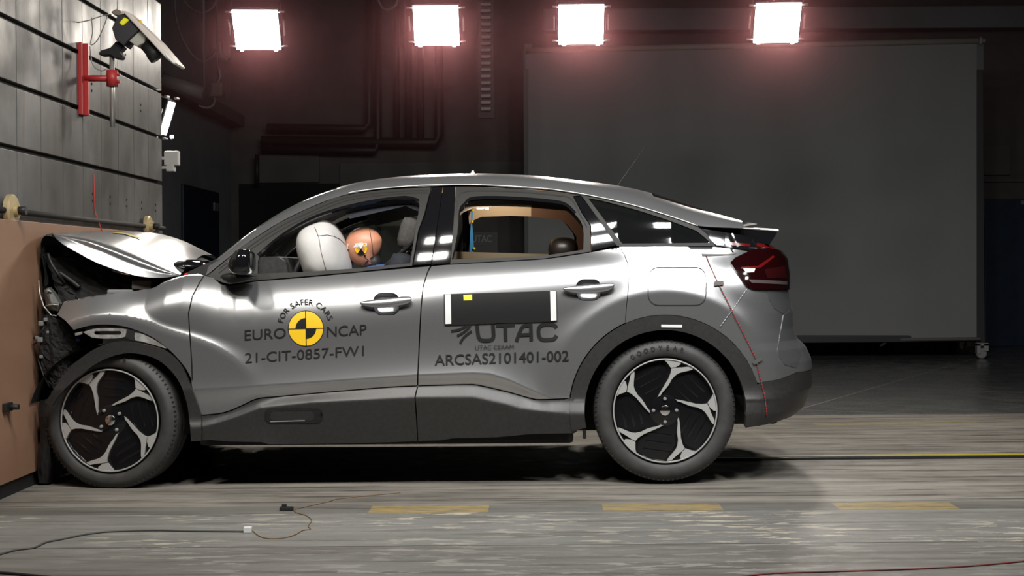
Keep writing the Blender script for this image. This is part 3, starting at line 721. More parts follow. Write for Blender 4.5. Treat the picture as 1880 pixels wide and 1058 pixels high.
def make_wheel(nm, cx, cz, RT, RR, y_face, ang0, parent, side=1, yaw=0.0, squash=0.0):
    """side=1: outer face looks to -Y. local origin at the hub, outer face at y=0"""
    root = bpy.data.objects.new(nm, None); C.objects.link(root); root.parent = parent
    Mx = Matrix.Translation((cx, y_face, cz)) @ Matrix.Rotation(yaw, 4, 'Z') @ Matrix.Scale(side, 4, (0, 1, 0))
    root.matrix_parent_inverse = WM(parent).inverted(); root.location = (cx, y_face, cz); root.empty_display_size = .1
    def fin(bm, name, m_, par=root, sharp=35):
        bmesh.ops.transform(bm, matrix=Mx, verts=bm.verts)
        if side < 0: bmesh.ops.reverse_faces(bm, faces=bm.faces)
        return obj(name, bm, m_, par, sharp=sharp)
    bm = bmesh.new()
    prof = [(RR - .002, .035), (RR + .004, .012), (RR + .010, .004), (RR + .025, -.004), (RR + .045, -.008), (RT - .03, -.004), (RT - .018, .006), (RT - .006, .016), (RT - .001, .03), (RT, .05), (RT, .09), (RT - .005, .092), (RT - .005, .098), (RT, .10), (RT, .135), (RT - .005, .137), (RT - .005, .143), (RT, .145), (RT, .165), (RT - .006, .185), (RT - .03, .2), (RR + .03, .205), (RR, .18), (RR - .01, .1)]
    lathe(bm, prof, (0, 0, 0), 'Y', 128)
    if squash:
        for v_ in bm.verts:
            if v_.co.z + cz < .004:
                d = .004 - (v_.co.z + cz); v_.co.z = .004 - cz; v_.co.y += (-d * .5 if v_.co.y < .1 else d * .5)
    tyre = fin(bm, 'tyre', M['tyre'], sharp=60)
    # tread blocks on the shoulder: small bars
    bm = bmesh.new()
    for i in range(90):
        a = 2 * math.pi * i / 90; c, s_ = math.cos(a), math.sin(a)
        vs = box(bm, (RT - .015, .0085, -.003), (RT - .005, .022, .003))
        bmesh.ops.transform(bm, matrix=Matrix.Rotation(a, 4, 'Y'), verts=vs)
    if squash:
        for v_ in bm.verts:
            if v_.co.z + cz < .004: v_.co.z = .006 - cz
    o = fin(bm, 'tread_shoulder', M['tyretext'], tyre)
    rim = bm = bmesh.new()
    lathe(bm, [(RR, .02), (RR + .002, .0), (RR - .006, -.002), (RR - .011, .004), (RR - .016, .03), (RR - .022, .17), (RR - .002, .19)], (0, 0, 0), 'Y', 96)
    rim = fin(bm, 'rim', M['rimblack'])
    bm = bmesh.new(); lathe(bm, [(RR - .0005, -.0005), (RR - .0008, -.0032), (RR - .0055, -.0042), (RR - .0075, -.0012)], (0, 0, 0), 'Y', 96, closed=True); fin(bm, 'rim_edge', M['rimsilver'], rim)
    for k_ in range(5):
        a = ang0 - 2 * math.pi * k_ / 5
        for nm_, pl, ya, yb, mm in (('spoke', WEB, .014, .045, M['rimblack']), ('spoke_face', BLADE, .002, .016, M['rimsilver']), ('spoke_cap', CAP, .000, .014, M['rimsilver'])):
            pl2 = [rot(p, a) for p in pl]
            bm = bmesh.new()
            pts = [(p[0] * RR * .985, p[1] * RR * .985) for p in pl2]
            dish = lambda x, z: .012 * (1 - min(1, math.hypot(x, z) / RR))
            A_ = [bm.verts.new((x, ya + dish(x, z), z)) for x, z in pts]; B2 = [bm.verts.new((x, yb + dish(x, z), z)) for x, z in pts]; n = len(pts)
            fs = [bm.faces.new(A_), bm.faces.new(B2[::-1])] + [bm.faces.new((A_[i], B2[i], B2[(i + 1) % n], A_[(i + 1) % n])) for i in range(n)]
            bmesh.ops.recalc_face_normals(bm, faces=bm.faces)
            fin(bm, nm_, mm, rim, sharp=20)
        # slats in the window clockwise of the blade
        bm = bmesh.new()
        for j in (.46, .62, .78):
            a2 = a - math.radians(47)
            p1 = rot((-.30 * (.5 + j * .5), j), a2); p2 = rot((.32 * (.55 + j * .4), j + .02), a2)
            d = Vector((p2[0] - p1[0], 0, p2[1] - p1[1])) * RR; L = d.length
            vs = box(bm, (-L / 2, .018, -.007), (L / 2, .045, .007), .003)
            mid = Vector(((p1[0] + p2[0]) / 2 * RR, 0, (p1[1] + p2[1]) / 2 * RR))
            bmesh.ops.transform(bm, matrix=Matrix.Translation(mid) @ Matrix.Rotation(-math.atan2(d.z, d.x), 4, 'Y'), verts=vs)
        fin(bm, 'slats', M['rimblack'], rim)
    bm = bmesh.new(); lathe(bm, [(0, .012), (.055, .012), (.075, .02), (.085, .05), (.0, .06)], (0, 0, 0), 'Y', 40); hub = fin(bm, 'hub', M['rimblack'], rim)
    bm = bmesh.new(); lathe(bm, [(0, .001), (.018, .002), (.024, .005), (.026, .014), (0, .016)], (0, 0, 0), 'Y', 32); fin(bm, 'centre_cap', M['chrome'], rim)
    for k_ in range(4):
        a = math.pi / 2 * k_ + (0 if abs(yaw) < .01 else .6); bm = bmesh.new(); lathe(bm, [(0, .002), (.005, .002), (.0085, .005), (.009, .014), (0, .016)], (.056 * math.cos(a), 0, .056 * math.sin(a)), 'Y', 10); fin(bm, 'wheel_bolt', M['grey'], rim)
    bm = bmesh.new(); lathe(bm, [(.0, .10), (.15, .10), (.15, .12), (0, .12)], (0, 0, 0), 'Y', 40); fin(bm, 'brake_disc', mat('brake_disc_steel', (.10, .09, .085), .45, .7), root)
    # raised maker lettering on the sidewall
    def arc_text(s, r, a_mid, a_span, h, flip=False):
        n = len(s)
        for i, ch in enumerate(s):
            aa = a_mid + a_span * (.5 - i / (n - 1)) if not flip else a_mid - a_span * (.5 - i / (n - 1))
            vs, fs = text_data(ch, .02); x0 = (vs[:, 0].min() + vs[:, 0].max()) / 2
            bm = bmesh.new(); V = [bm.verts.new(((v_[0] - x0) * h * 1.25, 0, (v_[1] - .35) * h / .7)) for v_ in vs]
            for f in fs:
                try: bm.faces.new([V[q] for q in f])
                except ValueError: pass
            th_ = math.radians(aa); tilt = th_ - math.pi / 2 if not flip else th_ + math.pi / 2
            mt = Matrix.Translation((r * math.cos(th_), -.0095, r * math.sin(th_))) @ Matrix.Rotation(-tilt, 4, 'Y')
            bmesh.ops.transform(bm, matrix=mt, verts=bm.verts)
            fin(bm, 'raised_letter', M['tyretext'], tyre)
    if side > 0:
        arc_text('GOODYEAR', RR + .052, 97.5, 47, .022)
    return root
rc = P(1221, 754, .02); fc = P(202, 772, .02)
wr = make_wheel('rear_wheel', rc.x, rc.z, .3455, .2535, .012, 0.0, car, squash=1)
wf = make_wheel('front_wheel', fc.x, fc.z, .338, .2500, .012, math.radians(-32), car, yaw=math.radians(-8), squash=1)
make_wheel('rear_wheel', rc.x, rc.z, .3455, .2535, 1.788, 0.3, car, side=-1, squash=1)
make_wheel('front_wheel', fc.x, fc.z, .338, .2500, 1.788, 0.5, car, side=-1, yaw=math.radians(-8), squash=1)
# stub under the sill by the rear wheel
bm = bmesh.new(); a = P(1073, 797, .1); box(bm, (a.x - .008, .08, a.z - .022), (a.x + .008, .12, a.z + .02), .002); obj('jacking_stub', bm, M['black'], car)
# ------------------------------------------------------------------ bonnet, crushed nose, mirror, handles, decals
def rsmp(row, n):
    c = catmull(row, 12); d = [0]
    for a, b in zip(c[:-1], c[1:]): d.append(d[-1] + (b - a).length)
    t_ = np.linspace(0, d[-1], n); A = np.array([tuple(p) for p in c])
    return np.stack([np.interp(t_, d, A[:, i]) for i in range(3)], 1)
def sheet(name, rows, nu, nv, material, parent, jitter=0.0, thick=0.0, seed=1):
    R = [rsmp(r, nu) for r in rows]
    cols = [rsmp([r[i] for r in R], nv) if False else np.array([tuple(p) for p in catmull([r[i] for r in R], max(1, nv // (len(R) - 1)))]) for i in range(nu)]
    A = np.stack(cols, 0); nv = A.shape[1]
    rnd = np.random.RandomState(seed)
    if True: A[:, :, 0] = np.maximum(A[:, :, 0], -2.425)
    if jitter: A = A + rnd.uniform(-jitter, jitter, A.shape)
    vs = A.reshape(-1, 3); fs = [(i * nv + j, i * nv + j + 1, (i + 1) * nv + j + 1, (i + 1) * nv + j) for i in range(nu - 1) for j in range(nv - 1)]
    o = pydata(name, vs, fs, material, parent, jitter == 0)
    if thick:
        s_ = o.modifiers.new('s', 'SOLIDIFY'); s_.thickness = thick; s_.offset = 0
    return o
PP = lambda l, Y: [P(x, y, Y) for x, y in l]
r_low = [P(102, 437, .13), P(112, 446, .12), P(128, 456, .11), P(179, 483, .10), P(230, 501, .10), P(268, 509, .10), P(300, 510, .11), P(330, 506, .13)]
r_fold = [P(98, 431, .15), P(125, 441, .13), P(155, 452, .125), P(190, 465, .12), P(225, 480, .12), P(262, 494, .12), P(300, 503, .125), P(331, 504.5, .14)]
r_crs = [P(97, 430, .17), P(130, 433, .16), P(165, 440, .15), (P(198, 451, .15)), P(235, 465, .15), P(272, 480, .15), P(305, 494, .15), P(332, 503, .16)]
r_m1 = [P(100, 428.5, .32), P(135, 428, .34), P(175, 434, .36), P(215, 443, .38), P(250, 455, .38), P(285, 468, .38), P(318, 480, .38), P(345, 490, .38)]
r_m2 = [P(118, 428, .60), P(150, 427, .62), P(190, 428, .64), P(225, 432, .65), P(262, 440, .66), P(296, 451, .66), P(330, 464, .66), P(358, 478, .66)]
r_m3 = [P(155, 426, .95), P(190, 424.5, .95), P(220, 425, .96), P(250, 426.5, .98), P(284, 431, 1.0), P(315, 440, 1.0), P(345, 453, 1.0), P(372, 469, 1.0)]
r_m4 = [P(188, 428, 1.3), P(215, 428, 1.3), P(243, 428, 1.3), P(270, 428.5, 1.32), P(300, 432, 1.34), P(335, 442, 1.36), P(365, 456, 1.36), P(391, 469, 1.36)]
r_m5 = [P(212, 450, 1.62), P(235, 447, 1.62), P(262, 444, 1.62), P(290, 446, 1.64), P(320, 451, 1.64), P(350, 460, 1.64), P(380, 470, 1.64), P(402, 480, 1.64)]
bonnet = sheet('bonnet', [r_low, r_fold, r_crs, r_m1, r_m2, r_m3, r_m4, r_m5], 40, 56, M['paint'], car, thick=.0)
r_in = [p + Vector((.01, .01, -.03)) for p in r_low]; 
sheet('bonnet_underside', [[p + Vector((.012, .03, -.012)) for p in r_low], [p + Vector((.012, .03, -.03)) for p in r_m1], [p + Vector((.012, 0, -.03)) for p in r_m3], [p + Vector((.012, -.03, -.03)) for p in r_m5]], 20, 18, M['black'], car)
# folded front lip of the bonnet, black
lip1 = [P(102, 437, .13), P(104, 429, .3), P(122, 428, .6), P(157, 426, .95), P(190, 428, 1.3), P(212, 450, 1.62)]
lip2 = [P(84, 433, .135), P(88, 430, .3), P(112, 430, .6), P(150, 428, .95), P(184, 430, 1.3), P(208, 452, 1.62)]
lip3 = [P(75, 446, .14), P(82, 444, .3), P(108, 444, .6), P(146, 444, .95), P(180, 445, 1.3), P(204, 460, 1.62)]
lip4 = [P(76, 470, .16), P(86, 470, .3), P(112, 470, .6), P(149, 470, .95), P(184, 468, 1.3), P(208, 480, 1.62)]
sheet('bonnet_front_lip', [lip1, lip2, lip3, lip4], 26, 24, M['rubber'], car)
# yellow sticker lying on the bonnet
def on_sheet(o, pts, off=.004):
    me = o.data; from mathutils.bvhtree import BVHTree
    t_ = BVHTree.FromPolygons([v.co for v in me.vertices], [tuple(p.vertices) for p in me.polygons]); out = []
    for x, y in pts:
        a = Vector((0, -D0, H)); b = P(x, y, 1.0); d = (b - a).normalized()
        h = t_.ray_cast(a, d)
        out.append(h[0] - d * .01 + Vector((0, 0, off)) if h[0] is not None else b)
    return out
v = on_sheet(bonnet, [(205, 428.5), (228, 431), (262, 442), (258, 438), (235, 430), (216, 427.5)])
pydata('bonnet_sticker', v, [(0, 1, 4, 5), (1, 2, 3, 4)], mat('faded_yellow_sticker', (.42, .33, .05), .5), bonnet)

# crushed nose
def crumple(name, rows, nu, nv, jit, material=None, seed=3): return sheet(name, rows, nu, nv, material or M['crumple'], car, jitter=jit, seed=seed)
crumple('crushed_radiator_support', [[P(78, 452, .16), P(80, 490, .17), P(79, 540, .15), P(84, 600, .16), P(82, 650, .16), P(95, 705, .16), P(90, 800, .2)],
        [P(120, 450, .6), P(122, 500, .6), P(118, 560, .6), P(120, 620, .6), P(118, 690, .6), P(122, 780, .6), P(120, 840, .6)],
        [P(158, 450, 1.1), P(160, 520, 1.1), P(156, 580, 1.1), P(158, 640, 1.1), P(156, 700, 1.1), P(158, 770, 1.1), P(156, 820, 1.1)],
        [P(196, 460, 1.6), P(200, 520, 1.6), P(196, 580, 1.6), P(198, 640, 1.6), P(196, 700, 1.6), P(198, 760, 1.6), P(196, 810, 1.6)]], 26, 24, .012)
crumple('crushed_wing_liner', [[P(76, 575, .09), P(74, 620, .08), P(75, 660, .08), P(88, 700, .09), P(98, 712, .09)],
        [P(100, 582, .07), P(100, 620, .06), P(104, 655, .06), P(110, 690, .07), P(112, 705, .08)],
        [P(122, 596, .10), P(134, 620, .10), P(140, 640, .10), P(132, 660, .10), P(122, 690, .10)],
        [P(150, 602, .2), P(180, 612, .2), P(190, 630, .2), P(160, 645, .2), P(130, 680, .2)]], 18, 20, .006)
crumple('engine_bay_side', [[P(84, 470, .22), P(100, 520, .2), P(112, 556, .2)], [P(150, 478, .3), P(160, 520, .24), P(160, 552, .2)], [P(220, 502, .34), P(226, 524, .26), P(230, 536, .2)], [P(300, 512, .34), P(306, 516, .26), P(312, 519, .2)]], 14, 18, .008, M['black'])
crumple('crushed_bumper_skin', [[P(74, 735, .10), P(70, 762, .09), P(74, 800, .10), P(66, 850, .12), P(60, 884, .16)],
        [P(92, 733, .07), P(86, 762, .06), P(86, 800, .08), P(80, 850, .10), P(76, 888, .14)],
        [P(104, 738, .12), P(104, 770, .12), P(102, 800, .14), P(100, 850, .16), P(96, 886, .2)],
        [P(118, 742, .5), P(118, 770, .5), P(116, 800, .5), P(116, 850, .5), P(114, 872, .5)],
        [P(160, 742, 1.3), P(160, 770, 1.3), P(158, 800, 1.3), P(158, 830, 1.3), P(158, 842, 1.3)]], 16, 26, .002, M['rubber'])
# broken headlamp
hl = [P(81, 533, .10), P(88, 528, .09), P(97, 538, .08), (P(109, 558, .07)), P(106, 572, .08), P(95, 570, .09), P(84, 560, .10)]
bm = bmesh.new(); c0 = bm.verts.new(P(94, 556, .05)); r_ = [bm.verts.new(p) for p in hl]; r2 = [bm.verts.new(p + Vector((0, .05, 0))) for p in hl]
for i in range(len(hl)): bm.faces.new((c0, r_[i], r_[(i + 1) % len(hl)])); bm.faces.new((r_[i], r2[i], r2[(i + 1) % len(hl)], r_[(i + 1) % len(hl)]))
obj('broken_headlamp', bm, mat('cracked_lamp_plastic', (.14, .14, .13), .25, .2), car)
bm = bmesh.new(); tube(bm, [P(71, 515, .09), P(73, 540, .08), P(80, 562, .08), P(94, 579, .08), P(104, 580, .08)], .004, 6); tube(bm, [P(84, 562, .06), P(96, 559, .05), P(108, 560, .06)], .004, 6); tube(bm, [P(86, 533, .07), P(95, 536, .07)], .005, 6); obj('lamp_shards', bm, M['zinc'], car)
for x, y, r in ((76, 594, .012), (74, 624, .012), (76, 655, .008), (88, 610, .006), (84, 587, .009), (68, 620, .008)):
    p = P(x, y, .07); bm = bmesh.new(); box(bm, p - Vector((r, r, r)), p + Vector((r, r, r)), r * .4, None); obj('broken_clip', bm, M['grey'], car)
bm = bmesh.new(); tube(bm, [P(62, 622, .1), P(72, 615, .08), P(82, 600, .07)], .004, 6); tube(bm, [P(60, 633, .12), P(66, 630, .1), P(76, 622, .07)], .003, 6); tube(bm, [P(70, 660, .08), P(80, 690, .08), P(92, 712, .08)], .004, 6); obj('broken_cables', bm, M['rubber'], car)
bm = bmesh.new(); p = P(144, 624, .075); bmesh.ops.create_icosphere(bm, subdivisions=2, radius=.011, matrix=Matrix.Translation(p)); obj('blue_fastener', bm, M['blue'], car)
# exposed brackets behind the lifted arch moulding
b1 = panel('inner_wing_bracket', smoothpoly([(152, 610), (180, 603), (232, 605), (228, 619), (195, 622), (168, 620)], 4), M['zinc'], car, off=-.004, flange=.012, res=4, shrink=0, holes=[rrect(172, 608, 222, 615, 3, 3)])
panel('inner_wing_bracket', smoothpoly([(246, 611), (262, 614), (290, 628), (306, 640), (284, 634), (262, 628), (247, 625)], 4), M['zinc'], car, off=-.004, flange=.012, res=4, shrink=0)
panel('bracket_foot', [(137, 612), (150, 609), (150, 614), (138, 617)], M['zinc'], car, off=-.002, flange=.012, res=4, shrink=0)
panel('bracket_gap_cover', [(233, 604), (247, 609), (246, 626), (230, 620)], M['black'], car, off=.0, flange=.012, res=4, shrink=0)
# engine bay contents
bm = bmesh.new(); box(bm, (X_(150, .6), .35, .45), (X_(330, .6), 1.4, .93), .04); obj('engine_block', bm, M['black'], car)
bm = bmesh.new(); a = P(200, 533, .2); box(bm, (a.x, .16, a.z - .03), (a.x + .13, .3, a.z + .004), .01); a = P(245, 524, .2); box(bm, (a.x, .16, a.z - .02), (a.x + .10, .3, a.z + .025), .01); obj('fuse_box', bm, M['grey'], car)
bm = bmesh.new(); tube(bm, catmull([P(88, 466, .18), P(95, 485, .16), P(108, 505, .16), P(118, 520, .2)], 5), .008, 8); obj('hose', bm, M['rubber'], car); bm = bmesh.new(); tube(bm, catmull([P(108, 500, .2), P(130, 515, .2), P(146, 528, .2)], 5), .012, 8); obj('hose', bm, M['rubber'], car); bm = bmesh.new(); tube(bm, catmull([P(236, 500, .14), P(246, 508, .14), P(252, 503, .14)], 4), .005, 6); obj('hose', bm, M['rubber'], car)
# scuttle with wiper cover at the windscreen foot
bm = bmesh.new(); bmesh.ops.create_uvsphere(bm, u_segments=24, v_segments=14, radius=1, matrix=Matrix.Translation(P(350, 489, .42)) @ Matrix.Diagonal((.095, .16, .035, 1))); obj('scuttle_cover', bm, M['gloss'], car, True)
bm = bmesh.new(); box(bm, (X_(338, .9), .25, .80), (X_(400, .9), 1.55, .985), .03); obj('scuttle_panel', bm, M['black'], car)
bm = bmesh.new(); tube(bm, [P(338, 505, .2), P(350, 501, .22), P(360, 498, .25)], .006, 8); obj('red_cable', bm, M['redred'], car)

# door mirror
def loft_blob(name, secs, material, parent, sub=1):
    bm = bmesh.new(); rings = [[bm.verts.new(p) for p in s_] for s_ in secs]; n = len(rings[0])
    for a, b in zip(rings[:-1], rings[1:]):
        for i in range(n): bm.faces.new((a[i], a[(i + 1) % n], b[(i + 1) % n], b[i]))
    bm.faces.new(rings[0]); bm.faces.new(rings[-1][::-1]); bmesh.ops.recalc_face_normals(bm, faces=bm.faces)
    o = obj(name, bm, material, parent, True)
    if sub: m_ = o.modifiers.new('s', 'SUBSURF'); m_.levels = sub; m_.render_levels = sub
    return o
def mirror(far):
    msec = [(420, 488), (428, 472), (436, 460), (450, 456), (464, 457), (470, 466), (470.5, 485), (469.5, 504), (450, 507), (430, 505)]
    def S(Y, k_):
        c = P(448, 484, -.05); out = []
        for x, y in msec:
            p = P(x, y, -.05); q = c + (p - c) * k_; out.append(Vector((q.x, Y, q.z)))
        return out
    secs = [S(.03, .55), S(.01, .78), S(-.03, .93), S(-.08, 1.0), S(-.13, .97), S(-.165, .82), S(-.185, .45)]
    base = [(398, 508), (410, 501), (430, 500), (466, 506), (469, 511), (440, 517), (418, 521), (405, 516)]
    bs = []
    for Y, k_ in ((.08, 1.0), (.03, 1.0), (-.01, .86), (-.035, .6)):
        c = P(435, 509, 0); bs.append([Vector((c.x + (P(x, y, 0).x - c.x) * k_, Y, c.z + (P(x, y, 0).z - c.z) * k_)) for x, y in base])
    if far:
        for L in (secs, bs):
            for s_ in L:
                for v_ in s_: v_.y = 2 * CARY - v_.y
    a = loft_blob('door_mirror', secs, M['gloss'], car, 2)
    loft_blob('mirror_arm', bs, M['frame'], a, 2)
    if not far:
        c = P(431, 478, -.10); 
        bm = bmesh.new(); q = [P(426, 470, -.178), P(433, 459, -.178), P(437, 461, -.182), P(430, 486, -.182), P(424, 489, -.178)]
        bm.faces.new([bm.verts.new(p) for p in q]); obj('mirror_seam', bm, M['frame'], a)
mirror(False); mirror(True)

# door handles: dished recess and a pull bar
def handle(hole, bar, door, far=False):
    s, v = Winv([p[0] for p in hole], [p[1] for p in hole]); cs, cv = s.mean(), v.mean()
    vs = []; n = len(s)
    for k_, d in ((1, 0), (.985, .014), (.95, .030), (.75, .044), (.2, .048)):
        a = cs + (s - cs) * k_; b = cv + (v - cv) * k_; q = B(a, b) - BN(a, b) * d; vs += q.tolist()
    fs = [(r * n + i, r * n + (i + 1) % n, (r + 1) * n + (i + 1) % n, (r + 1) * n + i) for r in range(4) for i in range(n)]; fs.append(tuple(4 * n + i for i in range(n)))
    pydata('handle_recess', vs, fs, M['paint'], door, True)
    # bar: cross-sections along the length
    top, bot = bar; secs = []
    for (tx, ty), (bx, by) in zip(top, bot):
        o_, i_ = .036, .012; hh = []
        for f, off in ((0, (o_ + i_) / 2), (.12, o_ - .004), (.5, o_), (.88, o_ - .004), (1, (o_ + i_) / 2), (.88, i_), (.5, i_ - .002), (.12, i_)):
            x = tx + (bx - tx) * f; y = ty + (by - ty) * f; hh.append(Vector(surf([x], [y], off)[0]))
        secs.append(hh)
    hb = loft_blob('door_handle', secs, M['paint'], door, 2)
    return hb
h1 = handle(HR1, ([(661.5, 558), (666, 556), (680, 553.5), (700, 551), (720, 549), (740, 547), (752, 546), (757.5, 549)], [(662.5, 561), (667, 564), (680, 567), (700, 567.5), (714, 566.5), (736, 563.5), (752, 560), (756.5, 556)]), door_f)
h2 = handle(HR2, ([(1032.5, 531), (1038, 529), (1050, 527), (1070, 525), (1090, 523.5), (1108, 521.5), (1122, 520.5), (1129, 523)], [(1033.5, 534), (1039, 537), (1052, 540), (1070, 541.5), (1090, 540.5), (1108, 538.5), (1121, 536), (1128, 530)]), door_r)

# ------------------------------------------------------------------ lettering and stickers on the doors
def fan(cx, cy, r0, r1, a0, a1, n=20):
    o = arcpts(cx, cy, r1, a0, a1, n)
    return o + (arcpts(cx, cy, r0, a1, a0, n) if r0 > 0 else [(cx, cy)])
cc = (561.7, 603.4)
panel('round_sticker', circ(*cc, 33, 0, 360, 60), M['letters'], door_f, off=.0015, flange=0, res=6, shrink=0)
stk = panel('sticker_face', circ(*cc, 31.6, 0, 360, 60), M['yellow'], door_f, off=.0024, flange=0, res=6, shrink=0)
for a0 in (90, 270):
    panel('sticker_quarter', fan(*cc, 0, 19, a0, a0 + 90), M['letters'], stk, off=.0034, flange=0, res=6, shrink=0)
panel('sticker_cross', [(cc[0] - 32, cc[1] + .4), (cc[0] + 32, cc[1] - 1.2), (cc[0] + 32, cc[1] + .2), (cc[0] - 32, cc[1] + 1.8)], M['letters'], stk, off=.0036, flange=0, res=6, shrink=0)
panel('sticker_cross', [(cc[0] - 1.4, cc[1] - 32), (cc[0] + .2, cc[1] - 32), (cc[0] + 1.6, cc[1] + 32), (cc[0] + .0, cc[1] + 32)], M['letters'], stk, off=.0037, flange=0, res=6, shrink=0)
decal_text('door_lettering', 'EURO', (449.5, 625), (525, 620.5), 19, M['letters'], door_f, .0, off=.0034)
decal_text('door_lettering', 'NCAP', (600.5, 618.5), (673, 614.5), 19, M['letters'], door_f, .0, off=.0034)
decal_text('door_lettering', '21-CIT-0857-FW1', (450, 667), (668, 653), 18.5, M['letters'], door_f, .0, off=.0034)
OFFX = .0042
def decal_arc(s, cx, cy, r, a0, a1, h, parent):
    W_ = []; gl = []
    for ch in s:
        if ch == ' ': gl.append(None); W_.append(.32); continue
        vs, fs = text_data(ch, .012); gl.append((vs, fs)); W_.append(vs[:, 0].max() - vs[:, 0].min() + .13)
    tot = sum(W_); pos = 0
    for g, w_ in zip(gl, W_):
        if g is not None:
            vs, fs = g; a = math.radians(a0 + (a1 - a0) * (pos + w_ / 2) / tot); xm = (vs[:, 0].max() + vs[:, 0].min()) / 2
            sx = h / .69
            def fn(q, a=a, xm=xm):
                lx = (q[:, 0] - xm) * sx; ly = r + q[:, 1] * sx
                ux, uy = math.cos(a), math.sin(a)
                return np.stack([cx + ux * ly + uy * lx, cy - uy * ly + ux * lx], 1)
            decal_map('door_lettering', vs, fs, fn, M['letters'], parent, OFFX)
        pos += w_
decal_arc('FOR SAFER CARS', *cc, 43.5, 167, 19, 9.8, door_f)
def strokes(name, lines, w_, parent, off=.0042):
    for ln in lines:
        pts = ln; n = len(pts); L = []; R = []
        for i in range(n):
            a = Vector(pts[max(i - 1, 0)]); b = Vector(pts[min(i + 1, n - 1)]); t_ = (b - a).normalized(); nn = Vector((-t_.y, t_.x)) * w_ / 2
            L.append((pts[i][0] + nn.x, pts[i][1] + nn.y)); R.append((pts[i][0] - nn.x, pts[i][1] - nn.y))
        al = L + R; V = surf([p[0] for p in al], [p[1] for p in al], off)
        pydata(name, V, [(i, i + 1, n + i + 1, n + i) for i in range(n - 1)], M['letters'], parent)
def q2(x, y): return (740 + x * .2553, 500 + y * .2553)
def qq(l): return [q2(*p) for p in l]
sw = smoothpoly
strokes('maker_lettering', [sw(qq([(533, 383), (537, 430), (545, 470), (565, 488), (600, 491), (635, 486), (650, 465), (650, 430), (646, 378)]), 4)], 6.6, door_r)
strokes('maker_lettering', [qq([(668, 383), (735, 381), (803, 378)]), qq([(735, 380), (736, 440), (738, 498)])], 6.4, door_r)
strokes('maker_lettering', [sw(qq([(815, 498), (835, 440), (858, 395), (880, 384), (918, 380)]), 4), qq([(918, 372), (920, 430), (922, 494)]), qq([(838, 452), (880, 450), (921, 448)])], 6.2, door_r)
strokes('maker_lettering', [sw(qq([(1104, 400), (1085, 380), (1040, 376), (1000, 380), (978, 400), (974, 435), (982, 468), (1005, 485), (1045, 486), (1085, 480), (1104, 455)]), 4)], 6.6, door_r)
strokes('maker_emblem', [sw(qq([(346, 424), (390, 416), (430, 402), (462, 382)]), 4), sw(qq([(390, 458), (430, 436), (465, 408), (484, 383)]), 4), sw(qq([(411, 512), (430, 478), (460, 448), (494, 424)]), 4)], 4.2, door_r)
decal_text('small_lettering', 'UTAC CERAM', (872.5, 642.3), (943, 640.2), 7.2, M['letters'], door_r, .0, off=.006)
decal_text('door_lettering', 'ARCSAS2101401-002', (798, 671.5), (1044, 663), 19.5, M['letters'], door_r, .006)
pl = [(815, 541), (1021.6, 534.5), (1023, 590), (816.6, 597.3)]
plate = panel('marker_plate', pl, M['letters'], door_r, off=.007, flange=.006, res=10, shrink=0)
panel('white_strip', [(817, 541.5), (827.7, 541.2), (828.5, 594.6), (818, 595)], M['white'], plate, off=.0085, flange=0, res=8, shrink=0)
panel('white_strip', [(1010, 535.5), (1020.5, 535.2), (1021.8, 588.4), (1011.2, 588.8)], M['white'], plate, off=.0085, flange=0, res=8, shrink=0)
panel('yellow_label', [(851, 542.3), (866.8, 541.6), (867, 551.8), (851.4, 552.4)], M['yellowlabel'], plate, off=.0085, flange=0, res=6, shrink=0)
strokes2 = None
wl = panel('white_label', [(1213.5, 596), (1252, 596.5), (1252, 601.5), (1213.5, 601)], M['white'], car, off=.012, flange=.002, res=6, shrink=0)
panel('dark_seam_tape', [(1288, 466.5), (1340, 467), (1352, 466), (1345, 468.5), (1300, 471), (1289, 471)], M['tape'], car, off=.003, flange=.002, res=5, shrink=0)
# strings taped over the quarter panel
def on_body(pts, off): return [Vector(p) for p in surf([p[0] for p in pts], [p[1] for p in pts], off)]
l = dens([(1296, 470), (1303, 488), (1319, 522), (1345, 575), (1368, 620), (1386, 657), (1396, 700), (1402, 725), (1406, 755), (1407, 768)], 6, False)
bm = bmesh.new(); tube(bm, on_body(l, .006), .0020, 6); st = obj('measuring_string', bm, mat('red_and_grey_string', (.4, .02, .02), .6), None)
t = NT(st.data.materials[0]); f = t.n('ShaderNodeTexWave', bands_direction='Z', inp={'Vector': t.co(), 'Scale': 22}).outputs['Fac']; t.l(t.ramp(f, [(.5, (.55, .015, .015)), (.55, (.05, .045, .045))]), t.b.inputs['Base Color'])
tag(st, 'thin red string taped down the rear quarter panel behind the fuel flap', 'string')
for (a, b, c, d_) in (((1310.5, 518), (1328, 517), (1328.5, 524), (1311, 526)), ((1380, 664), (1396, 654), (1398.5, 661), (1384, 670))):
    panel('tape_patch', [a, b, c, d_], M['tape'], st, off=.009, flange=0, res=5, shrink=0)
l = dens([(1371, 530), (1347, 565), (1322, 600)], 5, False); bm = bmesh.new(); tube(bm, on_body(l, .004), .0014, 6); s2 = obj('measuring_string', bm, mat('white_dashed_string', (.6, .6, .6), .6), None)
t = NT(s2.data.materials[0]); f = t.n('ShaderNodeTexWave', bands_direction='Z', inp={'Vector': t.co(), 'Scale': 24}).outputs['Fac']; t.l(t.ramp(f, [(.5, (.75, .75, .72)), (.55, (.15, .15, .15))]), t.b.inputs['Base Color'])
tag(s2, 'short pale dashed string stretched from the tail lamp to the wheel arch', 'string')

